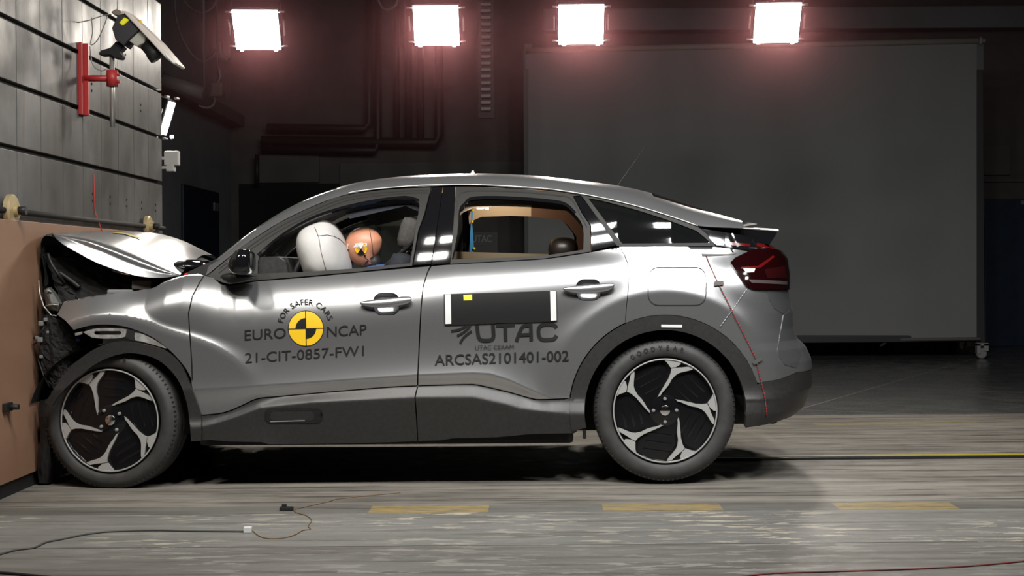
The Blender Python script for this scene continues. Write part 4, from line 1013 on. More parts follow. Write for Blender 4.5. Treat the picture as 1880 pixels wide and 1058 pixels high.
# ------------------------------------------------------------------ cabin
bm = bmesh.new(); prism(bm, [(P(x, y, .5).x, P(x, y, .5).z) for x, y in [(372, 500), (420, 478), (480, 474), (530, 472), (545, 482), (552, 520), (540, 620), (380, 640)]], .16, 1.64); obj('dashboard', bm, M['dash'], car)
bm = bmesh.new(); prism(bm, [(P(x, y, .35).x, P(x, y, .35).z) for x, y in [(505, 474), (536, 474), (545, 500), (510, 500)]], .22, .62); obj('instrument_hood', bm, M['rubber'], car)
bm = bmesh.new(); tube(bm, catmull([P(470, 489, .2), P(482, 490, .2), P(492, 489, .2), P(496, 500, .2)], 4), .005, 8); box(bm, P(493, 495, .2) - Vector((.012, .01, .012)), P(493, 495, .2) + Vector((.012, .01, .012)), .004); obj('air_vent_trim', bm, M['chrome'], car)
# steering wheel
bm = bmesh.new(); c = P(552, 500, .45); n = 48
Mw = Matrix.Translation(c) @ Matrix.Rotation(math.radians(-65), 4, 'Y')
pts = [Mw @ Vector((.18 * math.cos(2 * math.pi * i / n), .18 * math.sin(2 * math.pi * i / n), 0)) for i in range(n + 1)]
tube(bm, pts, .015, 8, False); box(bm, (-.05, -.16, -.01), (.05, .16, .01), .005, Mw); tube(bm, [Mw @ Vector((0, 0, 0)), Mw @ Vector((0, 0, -.25))], .03, 10); obj('steering_wheel', bm, M['rubber'], car, True)
# airbag cushion
bm = bmesh.new(); bmesh.ops.create_uvsphere(bm, u_segments=48, v_segments=32, radius=1)
c = P(597, 470, .42)
def sq(v, e): return math.copysign(abs(v) ** e, v)
for v_ in bm.verts:
    x, y, z = v_.co; r3 = (abs(x) ** 3 + abs(z) ** 2.4 + abs(y) ** 2.2) ** (-1 / 2.5)
    x, y, z = x * r3, y * r3, z * r3
    wr_ = .012 * math.sin(z * 9 + y * 7) * max(0, -z) * (x < .2)
    v_.co = Vector((x * .122 + wr_, y * .29, z * .182))
bmesh.ops.transform(bm, matrix=Matrix.Translation(c) @ Matrix.Rotation(math.radians(-17), 4, 'Y'), verts=bm.verts)
ab = obj('airbag', bm, M['airbag'], car, True)
def ray_line(o, pts, off=.002):
    from mathutils.bvhtree import BVHTree
    t_ = BVHTree.FromPolygons([v.co for v in o.data.vertices], [tuple(p.vertices) for p in o.data.polygons]); out = []
    for x, y in pts:
        a = Vector((0, -D0, H)); d = (P(x, y, 1.0) - a).normalized(); h = t_.ray_cast(a, d)
        if h[0] is not None: out.append(h[0] + h[1] * off)
    return out
for nm, pl in (('seam', [(578, 418), (585, 435), (590, 465), (597, 490), (600, 503)]), ('seam', [(582, 434), (600, 432), (612, 434), (624, 440), (634, 450)])):
    p = ray_line(ab, dens(pl, 3, False)); bm = bmesh.new(); tube(bm, p, .0013, 5); obj(nm, bm, M['tape'], ab)
# seats
def seat(yc, px, far=False):
    r = bpy.data.objects.new('front_seat', None); C.objects.link(r); r.parent = car; r.matrix_parent_inverse = WM(car).inverted(); b0 = P(px, 640, yc); r.location = b0; r.empty_display_size = .1
    bm = bmesh.new(); box(bm, (b0.x - .50, yc - .25, .42), (b0.x + .08, yc + .25, .60), .05); obj('seat_cushion', bm, M['seat'], r, True)
    Mt = Matrix.Translation((b0.x + .03, yc, .55)) @ Matrix.Rotation(math.radians(14), 4, 'Y')
    bm = bmesh.new(); box(bm, (-.07, -.25, 0), (.07, .25, .60), .06, Mt); obj('backrest', bm, M['seat'], r, True)
    bm = bmesh.new(); box(bm, (-.065, -.13, .62), (.065, .13, .79), .045, Mt); obj('headrest', bm, M['headrest'], r, True)
    bm = bmesh.new()
    for s_ in (-1, 1): tube(bm, [Mt @ Vector((0, s_ * .06, .58)), Mt @ Vector((0, s_ * .06, .66))], .007, 8)
    obj('headrest_post', bm, M['chrome'], r)
seat(.47, 688); seat(1.33, 716)
bm = bmesh.new(); a = P(1040, 560, .9); box(bm, (a.x - .12, .22, .5), (a.x + .10, 1.58, .90), .06); box(bm, (a.x - .5, .22, .42), (a.x, 1.58, .58), .05); obj('rear_bench', bm, M['seat'], car, True)
for yc, px in ((.5, 1034), (1.3, 1040)):
    bm = bmesh.new(); a = P(px, 460, .5); bmesh.ops.create_uvsphere(bm, u_segments=24, v_segments=16, radius=1)
    for v_ in bm.verts:
        x, y, z = v_.co; k_ = (x ** 4 + y ** 4 + z ** 4) ** -.25 * .5 + .5; v_.co = Vector((x * .078 * k_, y * .13 * k_, z * .068 * k_))
    bmesh.ops.transform(bm, matrix=Matrix.Translation((a.x, yc, a.z)), verts=bm.verts); obj('rear_headrest', bm, mat('dark_leather', (.018, .012, .009), .4), car, True)
bm = bmesh.new(); box(bm, (X_(1130, .9), .25, .90), (X_(1330, .9), 1.55, .93), .01); obj('parcel_shelf', bm, M['dash'], car)
bm = bmesh.new(); box(bm, (X_(620, .9), .12, .30), (X_(1060, .9), 1.68, .36)); box(bm, (X_(390, .9), .14, .30), (X_(640, .9), 1.66, .36)); obj('cabin_floor', bm, M['black'], car)
# pale sill of the far rear door under the opening
bm = bmesh.new(); a = P(826, 462, 1.6); b = P(1000, 466.5, 1.6)
prism(bm, [(a.x, a.z), (b.x, b.z), (P(1060, 470, 1.6).x, P(1060, 470, 1.6).z), (P(1060, 500, 1.6).x, P(1060, 500, 1.6).z), (a.x, a.z - .1)], 1.6, 1.66); obj('far_door_ledge', bm, mat('pale_door_ledge', (.30, .27, .22), .6), car)
# taped measuring strip hanging behind the middle pillar
ms = thing('measuring_tape_strip', 'blue strip with yellow dots hanging inside the rear side window', 'measuring strip', P(866, 462, 1.45))
bm = bmesh.new(); q = [P(864.5, 385, 1.45), P(868.5, 385, 1.45), P(867, 412, 1.45), P(870, 455, 1.45), P(869, 463, 1.45), P(862, 463, 1.45), P(863, 430, 1.45), P(864.5, 412, 1.45)]
prism(bm, [(p.x, p.z) for p in q], 1.45, 1.455); obj('strip', bm, M['cyan'], ms)
for x, y in ((864, 382), (868, 386), (867, 407), (870.5, 457)):
    bm = bmesh.new(); bmesh.ops.create_icosphere(bm, subdivisions=2, radius=.008, matrix=Matrix.Translation(P(x, y, 1.44))); obj('yellow_dot', bm, M['yellow'], ms, True)
bm = bmesh.new(); bmesh.ops.create_icosphere(bm, subdivisions=2, radius=.026, matrix=Matrix.Translation(P(867, 375, 1.44))); obj('suction_mount', bm, M['black'], ms, True)
# cabin lamp that lights the dummies
il = thing('cabin_lamp', 'small bright lamp under the headliner behind the middle pillar', 'lamp', P(884, 380, .8))
bm = bmesh.new(); p = P(882, 381, .8); box(bm, p - Vector((.02, .02, .008)), p + Vector((.02, .02, .008)), .004); p = P(894, 382, .8); box(bm, p - Vector((.009, .02, .008)), p + Vector((.009, .02, .008)), .004)
em = mat('lit_lamp_glass', (1, 1, 1), .5); NT(em).b.inputs['Emission Color'].default_value = (1, .93, .8, 1); NT(em).b.inputs['Emission Strength'].default_value = 6
obj('bulb_glass', bm, em, il)
area('cabin_lamp_light', P(925, 398, 1.1), P(935, 380, 1.6), .05, .03, 2.0, (1, .85, .62))

# ------------------------------------------------------------------ the dummy at the wheel
DY = .45
dm = thing('crash_test_dummy', 'brown-headed crash test dummy in a blue shirt slumped into the white airbag', 'crash test dummy', (P(700, 640, DY).x, DY, .55))
def skin_body(name, joints, edges, material, parent, root=0, sub=2):
    me = bpy.data.meshes.new(name); me.from_pydata([tuple(j[0]) for j in joints], edges, [])
    o = link(name, me, material, parent)
    sk = o.modifiers.new('skin', 'SKIN'); sk.use_smooth_shade = True
    for i, j in enumerate(joints):
        r = j[1] if isinstance(j[1], tuple) else (j[1], j[1]); me.skin_vertices[0].data[i].radius = r; me.skin_vertices[0].data[i].use_root = (i == root)
    s_ = o.modifiers.new('sub', 'SUBSURF'); s_.levels = sub; s_.render_levels = sub
    return o
J = []; E = []
def j(p, r, par=None):
    J.append((p, r)); i = len(J) - 1
    if par is not None: E.append((par, i))
    return i
pel = j(P(705, 640, DY), (.15, .11)); ab_ = j(P(708, 590, DY), (.14, .10), pel); ch = j(P(700, 540, DY), (.16, .11), ab_); nk0 = j(P(692, 508, DY), (.10, .08), ch); nk = j(P(686, 490, DY), .05, nk0)
for s_ in (-1, 1):
    sh = j(P(700, 515, DY) + Vector((0, s_ * .18, 0)), .06, nk0); el = j(P(632, 575, DY) + Vector((0, s_ * .25, 0)), .042, sh); wrst = j(P(575, 540, DY) + Vector((0, s_ * .19, 0)), .03, el)
    hp = j(P(700, 652, DY) + Vector((0, s_ * .10, 0)), .09, pel); kn = j(P(590, 625, DY) + Vector((0, s_ * .14, 0)), .062, hp); an = j(P(500, 700, DY) + Vector((0, s_ * .10, 0)), .045, kn)
body = skin_body('body', J, E, M['blue'], dm)
for s_ in (-1, 1):
    w0 = P(575, 540, DY) + Vector((0, s_ * .19, 0)); JJ = [(w0, .028), (w0 + Vector((-.07, 0, .015)), (.032, .016))]; EE = [(0, 1)]
    for k_ in range(4):
        b = w0 + Vector((-.085, (k_ - 1.5) * .02, .018)); L = (.034, .038, .036, .028)[k_]
        n0 = len(JJ); JJ += [(b, .009), (b + Vector((-L, 0, -.008)), .008), (b + Vector((-L * 1.3, 0, -.035)), .007), (b + Vector((-L * .8, 0, -.05)), .006)]; EE += [(1, n0), (n0, n0 + 1), (n0 + 1, n0 + 2), (n0 + 2, n0 + 3)]
    n0 = len(JJ); JJ += [(w0 + Vector((-.04, -s_ * .035, .01)), .010), (w0 + Vector((-.075, -s_ * .05, -.01)), .008)]; EE += [(0, n0), (n0, n0 + 1)]
    skin_body('hand', JJ, EE, M['skin'], dm, sub=1)
    a0 = P(500, 702, DY) + Vector((0, s_ * .10, 0)); skin_body('shoe', [(a0, .045), (a0 + Vector((-.08, 0, -.04)), (.05, .035)), (a0 + Vector((-.19, 0, -.01)), (.045, .025))], [(0, 1), (1, 2)], M['rubber'], dm, sub=1)
# head: cranium, brow, nose, mouth line, jaw; face pressed into the cushion
bm = bmesh.new(); bmesh.ops.create_uvsphere(bm, u_segments=40, v_segments=28, radius=1)
for v_ in bm.verts:
    x, y, z = v_.co       # +x back of head, -x face, z up
    r = Vector((x * .098, y * .077, z * .098))
    if z < 0: r.x *= 1 - .18 * (-z) if x > 0 else 1 - .02 * (-z); r.y *= 1 - .22 * (-z)
    if x < 0 and z < -.2: r.z *= 1.22
    if x > .2 and z < -.2: r.z *= .80
    nose = math.exp(-((y / .13) ** 2) - ((z + .12) / .22) ** 2) * (x < 0); r.x -= .022 * nose
    for sy in (-.42, .42):
        r.x += .010 * math.exp(-((y - sy) / .2) ** 2 - ((z - .08) / .14) ** 2) * (x < 0)
    r.x += .005 * math.exp(-(y / .35) ** 2 - ((z + .52) / .06) ** 2) * (x < 0)
    v_.co = r
hm = Matrix.Translation(P(668.5, 452, DY - .02)) @ Matrix.Rotation(math.radians(-24), 4, 'Y')
bmesh.ops.transform(bm, matrix=hm, verts=bm.verts); head = obj('head', bm, M['skin'], dm, True)
p = ray_line(head, dens([(678, 417), (680, 430), (683, 450), (685.5, 470), (686, 475)], 2, False), .0006); bm = bmesh.new(); tube(bm, p, .0014, 6); obj('head_seam', bm, M['black'], head)
def ray_patch(name, o, pts, material, parent, off=.002):
    v_ = ray_line(o, pts, off)
    if len(v_) > 2: return pydata(name, v_, [tuple(range(len(v_)))], material, parent)
ray_patch('white_tape', head, [(638, 448), (656, 447), (673.5, 446.5), (673.5, 452), (652, 454), (638, 456.5)], M['white'], head, .004)
def q3(x, y): return (500 + x * .1596, 360 + y * .1596)
cxy = q3(1020, 605)
ray_patch('target_dot', head, circ(cxy[0], cxy[1], 11.2, 0, 360, 20), M['yellow'], head, .003)
for a0 in (235,):
    ray_patch('target_quarter', head, [cxy] + arcpts(cxy[0], cxy[1], 11.2, a0, a0 + 75, 8), M['letters'], head, .0045)
ray_patch('target_quarter', head, [cxy] + arcpts(cxy[0], cxy[1], 10.8, 55, 130, 8), M['white'], head, .0045)
ray_patch('small_dot', head, circ(*q3(1065, 688), 1.8, 0, 360, 8), M['letters'], head, .003)
bm = bmesh.new(); tube(bm, [P(688, 492, DY - .01), P(683, 480, DY - .01), P(680, 470, DY)], [.05, .045, .04], 16); obj('neck', bm, M['rubber'], dm, True)
bm = bmesh.new(); tube(bm, catmull([P(686, 470, DY - .06), P(672, 482, DY - .07), P(664, 490, DY - .08)], 4), .004, 6); tube(bm, catmull([P(670, 473, DY - .085), P(676, 478, DY - .09), P(690, 488, DY - .09)], 4), .0022, 6); obj('sensor_cable', bm, M['black'], dm)
# chrome beads added for the glint of the seat belt anchor
bm = bmesh.new(); p = P(742, 458, .3); 
for dx, dz in ((-.012, -.004), (0, .008), (.008, -.006)): bmesh.ops.create_icosphere(bm, subdivisions=1, radius=.005, matrix=Matrix.Translation(p + Vector((dx, 0, dz))))
obj('belt_anchor_glint', bm, M['chrome'], car)
bm = bmesh.new(); tube(bm, catmull([P(764, 440, .26), P(745, 458, .3), P(715, 482, .36), P(700, 500, .38)], 5), .012, 4); obj('seat_belt', bm, M['rubber'], car)
# ------------------------------------------------------------------ the hall
def struct(name, bm, m_, **k): o = obj(name, bm, m_, **k); o['kind'] = 'structure'; return o
def floormat(name, c1, c2, fleck=None, dark=(.05, .047, .042), rough=.45, streak=1.0, zone=None):
    m_ = mat(name, c1, rough); t = NT(m_); v = t.co(); s_ = t.sep(v)
    vs = t.mapping(v, (.35 * streak, 2.6, 1)); f = t.noise(vs, 2.2, 8, .62)
    col = t.ramp(f, [(.32, c1), (.62, c2)])
    f2 = t.noise(t.mapping(v, (.30, 5.0, 1), (3, 1, 0)), 3.2, 10, .7); col = t.mix(t.ramp(f2, [(.52, (0, 0, 0)), (.62, (.85, .85, .85))]), col, dark)
    if fleck:
        f3 = t.noise(t.mapping(v, (1.1, 4.2, 1), (7, 2, 0)), 4.4, 9, .66); k1 = t.ramp(f3, [(.545, (0, 0, 0)), (.565, (1, 1, 1))])
        big = t.ramp(t.noise(t.mapping(v, (.8, 1, 1), (1.3, 0, 0)), 1.3, 2), [(.42, (.1, .1, .1)), (.62, (1, 1, 1))])
        k1 = t.mix(1.0, k1, big, 'MULTIPLY')
        col = t.mix(k1, col, fleck)
    t.l(t.ramp(t.noise(v, 9, 6), [(.3, (rough - .06,) * 3), (.7, (rough + .14,) * 3)]), t.b.inputs['Roughness'])
    t.bump(t.noise(t.mapping(v, (1, 3, 1)), 22, 6), .10, .01)
    return m_, t, col, s_
def strip_floor(y0, y1, z1, mtup):
    m_, t, col, s_ = mtup; t.l(col, t.b.inputs['Base Color'])
    bm = bmesh.new(); box(bm, (-9, y0 + (.007 if abs(y0 + 1.5) < .01 else .003), -.12), (9, y1 - .003, z1)); return struct('floor', bm, m_)
a = floormat('floor_near_concrete', (.105, .098, .085), (.185, .18, .165), fleck=(.27, .26, .235), dark=(.09, .08, .066), rough=.5)
strip_floor(-9, -1.50, 0, a)
strip_floor(-1.50, -.74, 0, floormat('floor_painted_slab', (.150, .146, .134), (.195, .191, .178), fleck=(.42, .385, .31), dark=(.10, .092, .08), streak=.5))
a = floormat('floor_marked_strip', (.11, .105, .095), (.16, .155, .14), dark=(.07, .065, .055)); m_, t, col, s_ = a
def dashes(t, s_, col, x0, per, ln, xa, xb, ya, yb, c, slant=0.0):
    xx = t.math('ADD', s_['X'], -x0); xx = t.math('MULTIPLY_ADD', s_['Y'], slant, xx); fr = t.math('FRACT', t.math('MULTIPLY', xx, 1 / per))
    k_ = t.math('MULTIPLY', t.math('LESS_THAN', fr, ln / per), t.math('MULTIPLY', t.mask(s_['Y'], ya, yb, .003), t.mask(s_['X'], xa, xb, .01)))
    wear = t.ramp(t.noise(t.mapping(t.co(), (1, 5, 1)), 7, 8, .7), [(.40, (.12, .12, .12)), (.62, (.75, .75, .75))])
    return t.mix(t.math('MULTIPLY', k_, wear), col, c)
col = dashes(t, s_, col, -.706, 1.02, .52, -.75, 9, -.74, -.55, (.42, .29, .07))
strip_floor(-.74, -.545, 0, (m_, t, col, s_))
a = floormat('floor_track_slab', (.12, .11, .096), (.27, .25, .22), dark=(.055, .048, .04), rough=.42); m_, t, col, s_ = a
gl = P(1600, 836, 0); ry = float(G(1600, 836).y)
col = t.mix(t.math('MULTIPLY', t.mask(s_['Y'], ry - .03, ry + .03, .004), t.math('GREATER_THAN', s_['X'], .6)), col, (.40, .33, .02))
col = dashes(t, s_, col, .0, 1.9, 1.1, 1.0, 9, 2.62, 2.78, (.36, .26, .09))
strip_floor(-.545, 3.3, 0, (m_, t, col, s_))
# far glossy tiled floor
m_ = mat('floor_far_tiles', (.10, .10, .098), .25); t = NT(m_); v = t.co(); s_ = t.sep(v)
col = t.ramp(t.noise(v, 3, 6), [(.3, (.075, .075, .075)), (.7, (.12, .118, .112))])
rv = t.n('ShaderNodeVectorRotate', rotation_type='Z_AXIS', inp={'Vector': v, 'Angle': math.radians(28)}).outputs[0]; sr = t.sep(rv)
for ax in ('X', 'Y'):
    fr = t.math('FRACT', t.math('MULTIPLY', sr[ax], 1 / 2.1)); col = t.mix(t.math('LESS_THAN', fr, .006), col, (.28, .28, .28))
t.l(col, t.b.inputs['Base Color']); t.l(t.ramp(t.noise(v, 5, 5), [(.3, (.16,) * 3), (.7, (.34,) * 3)]), t.b.inputs['Roughness'])
bm = bmesh.new(); box(bm, (-9, 3.303, -.12), (9, 13.0, 0)); struct('floor', bm, m_)
# tow rail in the floor
bm = bmesh.new(); yr = float(G(1600, 843).y); box(bm, (.45, yr - .02, .0), (9, yr + .02, .012), .003); o = obj('tow_rail', bm, mat('worn_steel_rail', (.05, .05, .055), .3, .8)); tag(o, 'narrow dark steel tow rail along the floor behind the rear wheel', 'rail')
bm = bmesh.new(); box(bm, (.5, yr + .028, .0), (9, yr + .045, .004), .001); o = obj('rail_edge_strip', bm, M['rimsilver']); tag(o, 'thin bright metal strip edging the tow rail beside the yellow line', 'metal strip')

wm = noisy('dark_hall_wall', (.10, .088, .082), (.13, .117, .11), 2.5, .85, bump=.1)
wm2 = noisy('grey_hall_wall', (.22, .225, .235), (.27, .275, .285), 2.2, .85, bump=.1)
BY = 12.0
bm = bmesh.new(); box(bm, (-9, BY, 0), (9, BY + .2, 7)); struct('wall_back', bm, wm)
bm = bmesh.new(); box(bm, (9, -9, 0), (9.2, BY + .2, 7)); struct('wall_right', bm, wm)
bm = bmesh.new(); box(bm, (-9, -9.2, 0), (9.2, -9, 7)); struct('wall_front', bm, wm)
bm = bmesh.new(); box(bm, (-9, -9, 7), (9, BY, 7.2)); struct('ceiling', bm, wm)
bm = bmesh.new(); box(bm, (-9.2, -9.2, 0), (-9, BY + .2, 7)); struct('wall_outer_left', bm, wm)
# side wall behind the barrier with its blue door
SX = -3.9
bm = bmesh.new(); box(bm, (SX - .2, 3.0, 0), (SX, BY, 7)); struct('wall_left', bm, wm2)
navy = noisy('navy_door_paint', (.006, .012, .028), (.010, .018, .038), 6, .5)
bm = bmesh.new(); y0 = D0 * 0 + (972 - 332) and (-SX) * F / (972 - 333) - D0; y1 = (-SX) * F / (972 - 399) - D0; box(bm, (SX - .02, y0, .0), (SX + .03, y1, 2.04), .008); d = struct('door_1', bm, navy)
bm = bmesh.new(); box(bm, (SX + .03, y1 - .35, 1.80), (SX + .05, y1 - .12, 1.90), .004); obj('door_plate', bm, M['grey'], d)
# back wall opening, panels, ledge
def BX(px): return (px - CX) / F * (BY + D0)
def BZ(px, py): return float(P(px, py, BY).z)
bm = bmesh.new(); box(bm, (BX(441), BY - .04, 0), (BX(700), BY + .01, BZ(500, 338)), .005); struct('door_2', bm, M['black'])
bm = bmesh.new(); box(bm, (BX(1806), BY - .05, 0), (BX(1806) + 1.6, BY + .01, BZ(1840, 366)), .008); d = struct('door_3', bm, noisy('blue_door_paint', (.010, .020, .045), (.014, .028, .060), 6, .5))
bm = bmesh.new(); box(bm, (BX(1872), BY - .08, BZ(1875, 376)), (BX(1885), BY - .05, BZ(1875, 369))); obj('door_plate', bm, M['grey'], d)
pm = noisy('lighter_wall_panel', (.11, .105, .098), (.13, .125, .115), 3, .8)
for nm, x0, x1, ya, yb in (('trim_1', 474, 588, 284, 336), ('trim_2', 626, 966, 298, 345), ('trim_3', 1806, 1855, 268, 322)):
    bm = bmesh.new(); box(bm, (BX(x0), BY - .05, BZ((x0 + x1) / 2, yb)), (BX(x1), BY + .01, BZ((x0 + x1) / 2, ya)), .01); struct(nm, bm, pm)
bm = bmesh.new(); box(bm, (BX(1806), BY - .06, BZ(1850, 334)), (BX(1806) + 1.6, BY, BZ(1850, 330))); struct('trim_4', bm, pm)
bm = bmesh.new(); box(bm, (BX(1000), BY - .3, BZ(1500, 60)), (9, BY - .02, BZ(1500, 20)), .02); struct('trim_5', bm, wm2)
# cornice running back along the left side wall
bm = bmesh.new(); box(bm, (SX, 3.2, 2.95), (SX + .18, BY, 3.10), .01); struct('trim_6', bm, wm)
# pipes on the back wall
pipe = mat('dark_pipe', (.022, .018, .018), .5)
k_ = 0
for pts, r in (([(480, 258), (800, 262), (806, 250), (806, 60), (806, -60)], .06), ([(480, 272), (690, 276), (694, 262), (694, -60)], .05), ([(750, 262), (750, -60)], .05), ([(772, 262), (772, -60)], .05), ([(728, 262), (728, -60)], .04), ([(490, 234), (670, 236), (678, 226), (678, -60)], .05), ([(472, 284), (472, 340)], .03)):
    bm = bmesh.new(); tube(bm, [P(x, y, BY - .25) for x, y in pts], r, 12); o = obj('wall_pipe', bm, pipe); k_ += 1
    tag(o, ['dark pipe along the back wall bending up, right-hand outermost one', 'dark pipe on the back wall bending up left of the vertical pipes', 'dark vertical pipe on the back wall, middle of three', 'dark vertical pipe on the back wall, right of the middle one', 'thin dark vertical pipe on the back wall, left of three', 'upper dark pipe on the back wall above the panel, bending up', 'short thin dark pipe down the edge of the wall panel'][k_ - 1], 'pipe', 'pipes on the back wall')
# hanging cable chain
cc_ = thing('cable_chain', 'dark segmented cable chain hanging down from the ceiling beside the screen', 'cable chain', P(892, 215, 8))
bm = bmesh.new(); box(bm, P(881, 217, 8.05) - Vector((.015, 0, 0)), P(903, -60, 8.12) + Vector((.015, 0, 0))); obj('chain_back', bm, mat('chain_dark', (.03, .022, .024), .6), cc_)
bm = bmesh.new()
for i in range(24):
    y = 203 - i * 12; a = P(883, y, 8); b = P(901, y - 5.5, 8); box(bm, (a.x, 7.98, a.z), (b.x, 8.05, b.z), .004)
obj('chain_links', bm, mat('chain_link_grey', (.30, .26, .25), .6), cc_)

# rolling screen
def rscreen():
    t_ = thing('projection_screen', 'large plain grey screen on a wheeled frame behind the car', 'screen', P(1380, 660, 9.9))
    L = lambda py, e=0: P(966, py, 10.4); YR, YL = 9.6, 10.45
    def pt(px, py): f_ = (px - 966) / (1795 - 966); return P(px, py, YL + (YR - YL) * f_)
    f_ = mat('grey_screen_fabric', (.30, .30, .305), .9); 
    tt = NT(f_); tt.l(tt.ramp(tt.noise(tt.mapping(tt.co(), (.5, .5, .25)), 1.2, 3), [(.35, (.24, .24, .24)), (.65, (.28, .28, .28))]), tt.b.inputs['Base Color'])
    def slab(name, a, b, c, d, th, m_):
        q = [pt(*a), pt(*b), pt(*c), pt(*d)]; n = Vector((YR - YL, -(q[1].x - q[0].x), 0)).normalized() * -1
        bm = bmesh.new(); A = [bm.verts.new(p) for p in q]; B2 = [bm.verts.new(p + Vector((0, th, 0))) for p in q]
        bm.faces.new(A); bm.faces.new(B2[::-1])
        for i in range(4): bm.faces.new((A[i], B2[i], B2[(i + 1) % 4], A[(i + 1) % 4]))
        bmesh.ops.recalc_face_normals(bm, faces=bm.faces); return obj(name, bm, m_, t_)
    slab('fabric', (970, 96), (1793, 78), (1793, 621), (970, 628), .01, f_)
    bm = bmesh.new(); tube(bm, [pt(966, 93), pt(1796, 75)], .035, 14); tube(bm, [pt(1797, 75), pt(1803, 75)], .05, 12); tube(bm, [pt(1803, 75), pt(1809, 75)], .025, 12); obj('top_roller', bm, mat('pale_roller', (.33, .30, .26), .6), t_)
    bm = bmesh.new(); tube(bm, [pt(966, 629.5), pt(1800, 622.5)], .022, 10); obj('bottom_bar', bm, mat('screen_bar', (.2, .19, .18), .6), t_)
    fm = mat('dark_frame_steel', (.045, .043, .045), .5)
    for x0 in (964, 1794):
        bm = bmesh.new(); a = pt(x0, 645); b = pt(x0 + 12, 90); box(bm, (a.x, a.y + .02, a.z), (b.x, a.y + .09, b.z), .004); obj('post', bm, fm, t_)
        bm = bmesh.new(); a = pt(x0, 128); b = pt(x0 + 13, 80); box(bm, (a.x - .003, a.y + .01, a.z), (b.x, a.y + .1, b.z), .004); obj('upper_sleeve', bm, mat('pale_sleeve', (.16, .17, .18), .5), t_)
    bm = bmesh.new(); a = pt(964, 643); b = pt(1806, 632); box(bm, (a.x, 9.72, .18), (b.x, 10.5, .26), .01); obj('base_frame', bm, fm, t_)
    bm = bmesh.new(); tube(bm, [pt(1616, 636), pt(1632, 624)], .02, 6); obj('brace', bm, fm, t_)
    for px, Y in ((972, 10.3), (1802, 9.45), (1770, 10.4), (1010, 10.6)):
        c = P(px, 652, Y); bm = bmesh.new(); lathe(bm, [(0, -.02), (.05, -.02), (.06, -.01), (.06, .01), (.05, .02), (0, .02)], (c.x, Y, .062), 'Y', 20); w_ = obj('caster', bm, mat('caster_rubber_grey', (.3, .3, .3), .5), t_)
        bm = bmesh.new(); box(bm, (c.x - .06, Y - .035, .06), (c.x - .02, Y + .035, .17)); box(bm, (c.x + .02, Y - .035, .09), (c.x + .07, Y + .035, .17)); box(bm, (c.x - .06, Y - .035, .15), (c.x + .07, Y + .035, .18)); obj('caster_fork', bm, mat('caster_fork_steel', (.6, .6, .6), .35, .6), w_)
rscreen()
# UTAC board seen through the car
bd = thing('sign_board', 'dim grey sign board seen through the rear side window', 'sign', P(885, 470, 9))
bm = bmesh.new(); a = P(866, 600, 9.0); b = P(914, 426, 9.0); box(bm, (a.x, 9.0, 0), (b.x, 9.05, b.z), .005); obj('board', bm, mat('board_grey', (.05, .048, .046), .6), bd)
vs, fs = text_data('UTAC', .02); x0 = vs[:, 0].min(); x1 = vs[:, 0].max(); a = P(866, 445, 8.99); b = P(903, 432, 8.99)
pydata('board_lettering', [(a.x + (v_[0] - x0) / (x1 - x0) * (b.x - a.x), 8.995, a.z + v_[1] / .69 * (b.z - a.z)) for v_ in vs], fs, mat('board_letter_grey', (.15, .15, .15), .5), bd)
bm = bmesh.new(); a = P(872, 449.5, 8.99); b = P(896, 448.5, 8.99); box(bm, (a.x, 8.99, a.z), (b.x, 8.997, b.z + .004)); obj('board_underline', bm, mat('board_letter_dim', (.08, .08, .08), .5), bd)

# ------------------------------------------------------------------ flood lamps
lampem = mat('lit_flood_glass', (1, 1, 1), .5); NT(lampem).b.inputs['Emission Color'].default_value = (1, .97, .95, 1); NT(lampem).b.inputs['Emission Strength'].default_value = 12
casing = mat('lamp_casing_black', (.012, .011, .012), .4); bar_m = mat('lamp_bracket_metal', (.25, .22, .22), .4, .5)
def flood(c, aim, label, power, w_=.34, h_=.345, group='flood lamps in a row above the car', hang=True):
    r = thing('flood_lamp', label, 'lamp', c, group)
    R = (Vector(aim) - Vector(c)).to_track_quat('-Z', 'Y').to_matrix().to_4x4(); Mt = Matrix.Translation(c) @ R
    bm = bmesh.new(); box(bm, (-w_ / 2 - .015, -h_ / 2 - .015, .012), (w_ / 2 + .015, h_ / 2 + .015, .14), .012, Mt); obj('casing', bm, casing, r)
    bm = bmesh.new(); box(bm, (-w_ / 2, -h_ / 2, 0), (w_ / 2, h_ / 2, .012), .002, Mt); obj('glass', bm, lampem, r)
    for s_ in (-1, 1):
        bm = bmesh.new(); box(bm, (s_ * (w_ / 2 + .035) - .006, -.06, .02), (s_ * (w_ / 2 + .035) + .006, .06, .05), .002, Mt); obj('handle', bm, bar_m, r)
        for y in (-.15, .15):
            bm = bmesh.new(); tube(bm, [Mt @ Vector((s_ * (w_ / 2 - .0), y, .02)), Mt @ Vector((s_ * (w_ / 2 + .05), y, .02))], .009, 8); obj('latch', bm, bar_m, r)
    for s_ in (-1, 1):
        bm = bmesh.new(); tube(bm, [Mt @ Vector((s_ * .13, -h_ / 2, .02)), Mt @ Vector((s_ * .13, -h_ / 2 - .018, .01))], .014, 8); obj('foot_knob', bm, lampem, r)
    bm = bmesh.new()
    if hang: tube(bm, [Mt @ Vector((0, 0, .14)), Mt @ Vector((0, 0, .2)), Vector(c) + Vector((0, .3, .9)), Vector((c[0], c[1] + .3, 7))], .02, 8)
    else: tube(bm, [Mt @ Vector((0, 0, .13)), Vector((-2.6, 2.93, c[2]))], .02, 8)
    obj('hanger', bm, casing, r)
    area('flood_light', Mt @ Vector((0, 0, -.01)), aim, w_ * .95, h_ * .95, power, (1, .90, .78), None)
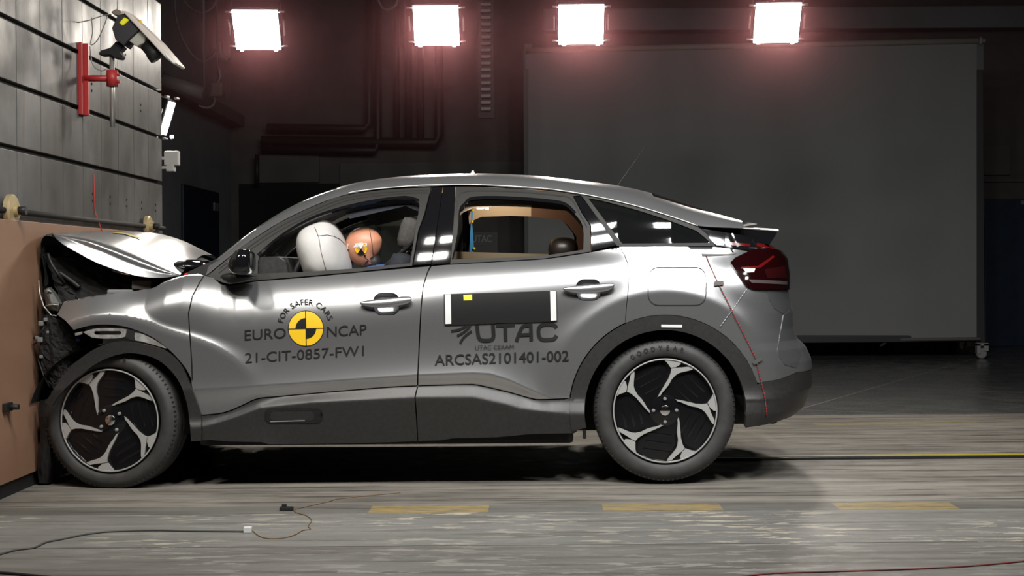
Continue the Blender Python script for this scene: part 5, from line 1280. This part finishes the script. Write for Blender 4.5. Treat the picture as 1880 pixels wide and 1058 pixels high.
for px, py, lab in ((471, 56, 'bright square flood lamp hanging over the bonnet, nearest the barrier wall'), (801, 48, 'bright square flood lamp over the front door, left of the cable chain'), (1067, 46, 'bright square flood lamp over the left end of the grey screen'), (1427, 43, 'bright square flood lamp farthest right, over the middle of the grey screen')):
    c = P(px, py, 4.0); flood(tuple(c), (c.x * .92, .6, -.1), lab, 20 if px < 500 else 34)
c = P(309, 218, 3.3); flood(tuple(c), (c.x + 2.5, 2.4, 1.2), 'lamp seen edge-on at the end of the barrier wall', 5, .07, .24, 'lamps at the barrier wall', hang=False)

# ------------------------------------------------------------------ barrier
WX = -2.5
bmat = mat('brushed_steel_panel', (.30, .30, .30), .5, .0, Specular_IOR_Level=.22); t = NT(bmat); v = t.co(); s_ = t.sep(v)
f = t.noise(t.mapping(v, (1, .8, .5)), 2.3, 6, .6); col = t.ramp(f, [(.3, (.07, .066, .06)), (.55, (.112, .111, .110)), (.75, (.165, .165, .17))])
st_ = t.noise(t.mapping(v, (1, 3, .25), (0, 2, 0)), 3.0, 4); col = t.mix(t.ramp(st_, [(.55, (0, 0, 0)), (.7, (.6, .6, .6))]), col, (.07, .055, .04))
t.l(col, t.b.inputs['Base Color']); t.l(t.ramp(t.noise(t.mapping(v, (1, 1, .7)), 4, 6), [(.3, (.36,) * 3), (.7, (.62,) * 3)]), t.b.inputs['Roughness'])
t.bump(t.noise(v, 7, 3), .12, .02)
bw = thing('crash_barrier', 'tall steel-panelled crash barrier wall at the left with slots and plywood face', 'barrier', (WX, .9, 0))
ys = [2.88 - .35 * i for i in range(0, 14)]
bm = bmesh.new(); box(bm, (WX - .9, -1.9, 0), (WX - .03, 2.86, 4.2)); obj('core', bm, mat('barrier_core_dark', (.02, .018, .016), .7), bw)
zs = [0.06, .41, .72, 1.03, 1.343, 1.655, 1.965, 2.275, 2.58, 2.89, 3.2, 3.55, 4.2]
for i in range(len(ys) - 1):
    bm = bmesh.new()
    for z0, z1 in zip(zs[:-1], zs[1:]):
        box(bm, (WX - .03, ys[i + 1] + .004, z0 + .013), (WX, ys[i] - .004, z1 - .013), .002)
    obj('steel_panel', bm, bmat, bw)
bm = bmesh.new()
for i, y in enumerate([2.70, 2.35, 2.0, 1.65, 1.3]):
    for z in ((1.50, 1.46), (2.13, 2.09), (2.44, 2.40))[i % 3:i % 3 + 1] + ((1.50, 1.46),):
        for zz in z: lathe(bm, [(0, 0), (.008, 0), (.008, .003), (0, .003)], (WX, y, zz), 'X', 10)
obj('bolt_holes', bm, M['black'], bw)
ply = noisy('plywood', (.27, .145, .085), (.34, .195, .125), 2.2, .6, stretch=(1, .5, 1.6), bump=.05)
bm = bmesh.new(); box(bm, (WX, -.65, .07), (-2.44, 2.45, 1.30), .003); obj('plywood_face', bm, ply, bw)
bm = bmesh.new(); box(bm, (WX - .02, -1.9, 0), (-2.455, 2.5, .068)); obj('rubber_foot', bm, M['black'], bw)
bm = bmesh.new(); tube(bm, [(-2.47, -1.2, 1.345), (-2.47, 2.8, 1.345)], .014, 10); obj('clamp_rod', bm, M['black'], bw)
for y, r, lab in ((-.11, .078, 0), (2.36, .068, 1)):
    bm = bmesh.new(); lathe(bm, [(0, 0), (r, 0), (r, .022), (r * .9, .030), (.03, .032), (.03, .05), (0, .05)], (-2.475, y, 1.345), 'X', 32); wsh = obj('clamp_washer', bm, mat('brass_washer', (.50, .40, .22), .45, .3), bw, sharp=35)
    bm = bmesh.new(); tube(bm, [(-2.43, y, 1.345), (-2.39, y, 1.345)], .022, 6); obj('nut', bm, M['rubber'], wsh)
bm = bmesh.new(); p = Vector((-2.44, 0, 0)); a = P(8, 747, -.1); 
y = 2.44 * F / (972 - 12) - D0; z = float(P(12, 747, y).z); box(bm, (-2.44, y - .07, z - .02), (-2.42, y + .02, z + .02), .004); tube(bm, [(-2.43, y - .02, z), (-2.38, y - .02, z)], .014, 6); obj('hinge_bolt', bm, M['rubber'], bw)
bm = bmesh.new(); tube(bm, [(WX - .1, 2.92, 0), (WX - .1, 2.92, 4.2)], .05, 8)
for i in range(14): box(bm, (WX - .12, 2.9, .3 + i * .3), (WX - .04, 2.96, .42 + i * .3), .005)
obj('end_cable_duct', bm, mat('duct_dark', (.05, .05, .055), .6), bw)
# red line on the wall and the boxes at its end
bm = bmesh.new(); yy = 2.5 * F / (972 - 172) - D0; y2 = 2.44 * F / (972 - 185) - D0; tube(bm, [(WX + .004, yy, float(P(171, 320, yy).z)), (WX + .004, yy + .02, float(P(176, 390, yy).z)), (-2.43, y2, float(P(185, 425, y2).z))], .003, 6); o = obj('red_cord', bm, mat('red_cord_fibre', (.5, .03, .02), .6)); tag(o, 'thin red cord running down the steel panels to the plywood', 'cord')
for px, py, s_, lab in ((316, 291, .05, 'small pale junction box on the wall behind the barrier end'), (314, 308, .028, 'tiny pale socket under the junction box behind the barrier end')):
    c = P(px, py, 2.96); bm = bmesh.new(); box(bm, c - Vector((s_, .03, s_)), c + Vector((s_, .03, s_)), .008); box(bm, c + Vector((-s_ - .16, -.03, -.01)), c + Vector((-s_ + .01, .0, .01))); o = obj('junction_box', bm, mat('pale_plastic', (.45, .44, .42), .5)); tag(o, lab, 'junction box')

# red bracket with the pole and the high-speed camera
br = thing('camera_bracket', 'red steel wall bracket holding a grey pole on the barrier panels', 'bracket', (WX, 1.1, 1.9))
red = mat('red_bracket_paint', (.40, .03, .03), .45)
y = 1.10; zt = float(P(150, 80, y).z); zb = float(P(150, 212, y).z)
bm = bmesh.new(); box(bm, (WX, y - .05, zb), (WX + .022, y + .05, zt), .004); box(bm, (WX + .02, y - .01, zb), (WX + .045, y + .01, zt), .003); obj('wall_plate', bm, red, br)
a = P(156, 144, y); b = P(206, 144, y); bm = bmesh.new(); tube(bm, [(WX + .02, y, a.z), (b.x, y, b.z)], .018, 12); obj('arm', bm, red, br)
bm = bmesh.new(); tube(bm, [(b.x, y, b.z - .045), (b.x, y, b.z + .045)], .032, 20); tube(bm, [(b.x + .03, y, b.z + .02), (b.x + .045, y, b.z + .02)], .008, 8); tube(bm, [(b.x + .03, y, b.z - .02), (b.x + .045, y, b.z - .02)], .008, 8); obj('clamp', bm, red, br)
bm = bmesh.new(); tube(bm, [(b.x, y, float(P(207, 233, y).z)), (b.x, y, float(P(207, 102, y).z))], .0145, 16); obj('pole', bm, mat('galvanised_pole', (.42, .41, .38), .4, .6), br, sharp=40)
hc = thing('high_speed_camera', 'black high-speed camera aimed down at the car from the red bracket', 'camera', tuple(P(210, 98, y)))
def cbox(name, pts, y0, y1, m_, par=hc, Yr=None): 
    bm = bmesh.new(); prism(bm, [(P(x, yy_, y).x, P(x, yy_, y).z) for x, yy_ in pts], y0, y1); bmesh.ops.bevel(bm, geom=list(bm.edges), offset=.004, segments=1, affect='EDGES'); return obj(name, bm, m_, par)
def q5(x, yy_): return (180 + x * .1277, yy_ * .1276)
cbox('camera_body', [q5(*p) for p in ((250, 430), (330, 260), (430, 220), (640, 460), (480, 610), (420, 690), (300, 600))], y - .07, y + .07, mat('camera_body_black', (.02, .018, .022), .5))
cbox('yellow_label', [q5(*p) for p in ((355, 360), (430, 280), (505, 320), (405, 405))], y - .075, y - .068, M['yellowlabel'])
cbox('rear_connector', [q5(*p) for p in ((205, 185), (280, 140), (350, 170), (330, 240), (250, 230))], y - .03, y + .03, mat('connector_brown', (.2, .15, .12), .5))
cbox('lens_mount', [q5(*p) for p in ((480, 610), (640, 460), (730, 540), (700, 640), (590, 690))], y - .055, y + .055, mat('lens_mount_grey', (.36, .35, .30), .45))
a = P(*q5(700, 640), y); b = P(*q5(840, 880), y); d = (P(*q5(860, 830), y) - a)
bm = bmesh.new(); tube(bm, [a, a + d * .45, a + d * .6, a + d * 1.0], [.040, .040, .046, .048], 20); obj('lens', bm, M['rubber'], hc, sharp=30)
cbox('pan_head', [q5(*p) for p in ((30, 790), (60, 740), (200, 700), (290, 600), (400, 690), (330, 760), (380, 820), (350, 860), (260, 850), (200, 800), (60, 810))], y - .035, y + .035, M['black'])
rb = thing('reflector_board', 'thin white reflector board tilted over the high-speed camera', 'reflector', tuple(P(*q5(600, 350), y)))
cbox('board', [q5(*p) for p in ((400, 190), (480, 200), (900, 600), (1180, 930), (1150, 965), (1040, 880), (840, 660))], y - .09, y + .12, mat('white_reflector', (.62, .56, .50), .5), rb)
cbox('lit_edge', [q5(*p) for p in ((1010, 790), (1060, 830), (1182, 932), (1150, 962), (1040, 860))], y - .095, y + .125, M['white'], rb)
cbox('clip', [q5(*p) for p in ((590, 280), (620, 290), (640, 350), (600, 340))], y - .02, y + .02, M['yellow'], rb)
bm = bmesh.new(); box(bm, P(259, 126, 1.9), P(296, 160, 1.95)); bm.free()
for pts, lab in (([(90, 27), (110, 38), (132, 42), (160, 38), (185, 30), (205, 26)], 'grey cable drooping along the top of the steel panels to the camera'), ([(168, 32), (170, 60), (166, 82), (178, 75), (190, 50), (197, 30)], 'thin cable loop hanging left of the high-speed camera'), ([(165, 85), (170, 118), (185, 130), (196, 126)], 'thin dark cable curling under the bracket beside the red plate')):
    bm = bmesh.new(); tube(bm, catmull([P(x, yy_, 1.05) for x, yy_ in pts], 5), .003, 6); o = obj('camera_cable', bm, M['grey']); tag(o, lab, 'cable')
for pts, lab, Y in (([(320, -20), (325, 40), (345, 90), (370, 112), (392, 100), (402, 75)], 'faint looped cable hanging left of the first flood lamp', 6), ([(330, -10), (350, 15), (372, 24), (392, 12), (400, -15)], 'small cable loop at the top edge beside the barrier', 6), ([(402, 75), (405, 95), (412, 108), (420, 112)], 'short thick cable end below the faint cable loop', 6), ([(692, -10), (700, 12), (712, 18), (726, 10), (732, -10)], 'small cable loop at the top edge left of the second lamp', 6)):
    bm = bmesh.new(); tube(bm, catmull([P(x, yy_, Y) for x, yy_ in pts], 6), .012 if 'thick' not in lab else .03, 6); o = obj('hanging_cable', bm, mat('cable_sheath', (.10, .07, .07), .6)); tag(o, lab, 'cable')
# conduit and box behind the barrier end
bm = bmesh.new(); a = P(300, 148, 5.5); b = P(375, 172, 5.5); tube(bm, [a, b], .06, 10); tube(bm, [b, Vector((b.x, b.y, 7))], .012, 6); o = obj('conduit', bm, mat('conduit_grey', (.13, .12, .12), .6)); tag(o, 'grey conduit sticking out behind the barrier wall end', 'conduit')
eb = thing('cable_box', 'dim equipment box with dangling cable at the end of the conduit', 'equipment box', tuple(P(398, 170, 5.5)))
bm = bmesh.new(); a = P(388, 178, 5.5); b = P(410, 152, 5.5); box(bm, (a.x, 5.45, a.z), (b.x, 5.6, b.z), .015); tube(bm, [((a.x + b.x) / 2, 5.52, b.z), ((a.x + b.x) / 2, 5.52, 7)], .01, 6); obj('box_body', bm, mat('box_dim', (.07, .065, .06), .6), eb)
bm = bmesh.new(); tube(bm, catmull([P(395, 178, 5.5), P(392, 192, 5.5), P(380, 198, 5.5), P(365, 194, 5.5)], 5), .01, 6); tube(bm, catmull([P(400, 152, 5.5), P(404, 140, 5.5), P(402, 125, 5.5)], 4), .012, 6); obj('box_cable', bm, mat('cable_sheath_grey', (.12, .11, .10), .6), eb)

# ------------------------------------------------------------------ things on the floor
def floor_cable(pts, r, m_, lab, n=5):
    bm = bmesh.new(); tube(bm, catmull([G(x, y, r) for x, y in pts], n), r, 6); o = obj('floor_cable', bm, m_); tag(o, lab, 'cable'); return o
floor_cable([(-20, 1022), (0, 1018), (30, 1010), (62, 1006), (85, 996), (120, 989), (160, 981), (205, 976), (280, 974), (350, 975), (452, 976)], .004, M['tape'], 'dark cable running in from the left across the near floor')
floor_cable([(463, 974), (475, 984), (492, 989), (520, 988), (542, 982), (556, 974), (570, 972), (566, 966), (572, 955), (560, 946), (545, 942), (541, 936), (560, 931), (600, 922), (622, 916), (660, 912), (700, 908), (735, 905)], .0022, mat('tan_wire', (.16, .10, .05), .6), 'thin tan wire curling over the floor in front of the doors', 6)
floor_cable([(1340, 1062), (1420, 1053), (1520, 1050), (1620, 1047), (1700, 1044), (1790, 1039), (1890, 1030)], .003, mat('dark_red_cable', (.16, .03, .025), .5), 'dark red cable across the bottom right of the floor')
floor_cable([(-10, 1051), (40, 1055), (110, 1062)], .005, M['rubber'], 'black cable at the bottom left edge of the floor')
bm = bmesh.new(); g = G(455, 973, .012); box(bm, g - Vector((.016, .012, .012)), g + Vector((.016, .012, .012)), .003); o = obj('connector', bm, M['white']); tag(o, 'small white plug joining the dark cable and tan wire', 'plug')
bm = bmesh.new(); g = G(526, 934, .01); box(bm, g - Vector((.03, .01, .01)), g + Vector((.03, .012, .008)), .004); box(bm, g + Vector((-.02, -.008, .006)), g + Vector((.0, .01, .02)), .003); o = obj('black_clip', bm, M['black']); tag(o, 'small black clip lying on the floor below the front door', 'clip')

# thin haze volume added for the lens flare around the flood lamps
hz = bpy.data.materials.new('red_glare'); hz.use_nodes = True; nt = hz.node_tree; nt.nodes.remove(nt.nodes['Principled BSDF'])
vs_ = nt.nodes.new('ShaderNodeVolumeScatter'); vs_.inputs['Color'].default_value = (.9, .36, .40, 1); vs_.inputs['Anisotropy'].default_value = .5
tc = nt.nodes.new('ShaderNodeTexCoord'); sx = nt.nodes.new('ShaderNodeSeparateXYZ'); nt.links.new(tc.outputs['Object'], sx.inputs[0])
mr = nt.nodes.new('ShaderNodeMapRange'); mr.interpolation_type = 'SMOOTHSTEP'
for k_, v_ in (('From Min', 1.6), ('From Max', 3.0), ('To Min', 0.0), ('To Max', .042)): mr.inputs[k_].default_value = v_
nt.links.new(sx.outputs['Z'], mr.inputs['Value']); nt.links.new(mr.outputs[0], vs_.inputs['Density'])
nt.links.new(vs_.outputs[0], nt.nodes['Material Output'].inputs['Volume'])
bm = bmesh.new(); box(bm, (-3.4, 3.4, 1.6), (4.6, 6.2, 4.6)); o = obj('glare', bm, hz); tag(o, 'faint reddish haze volume added for the lens flare around the row of flood lamps', 'glare', kind='stuff')
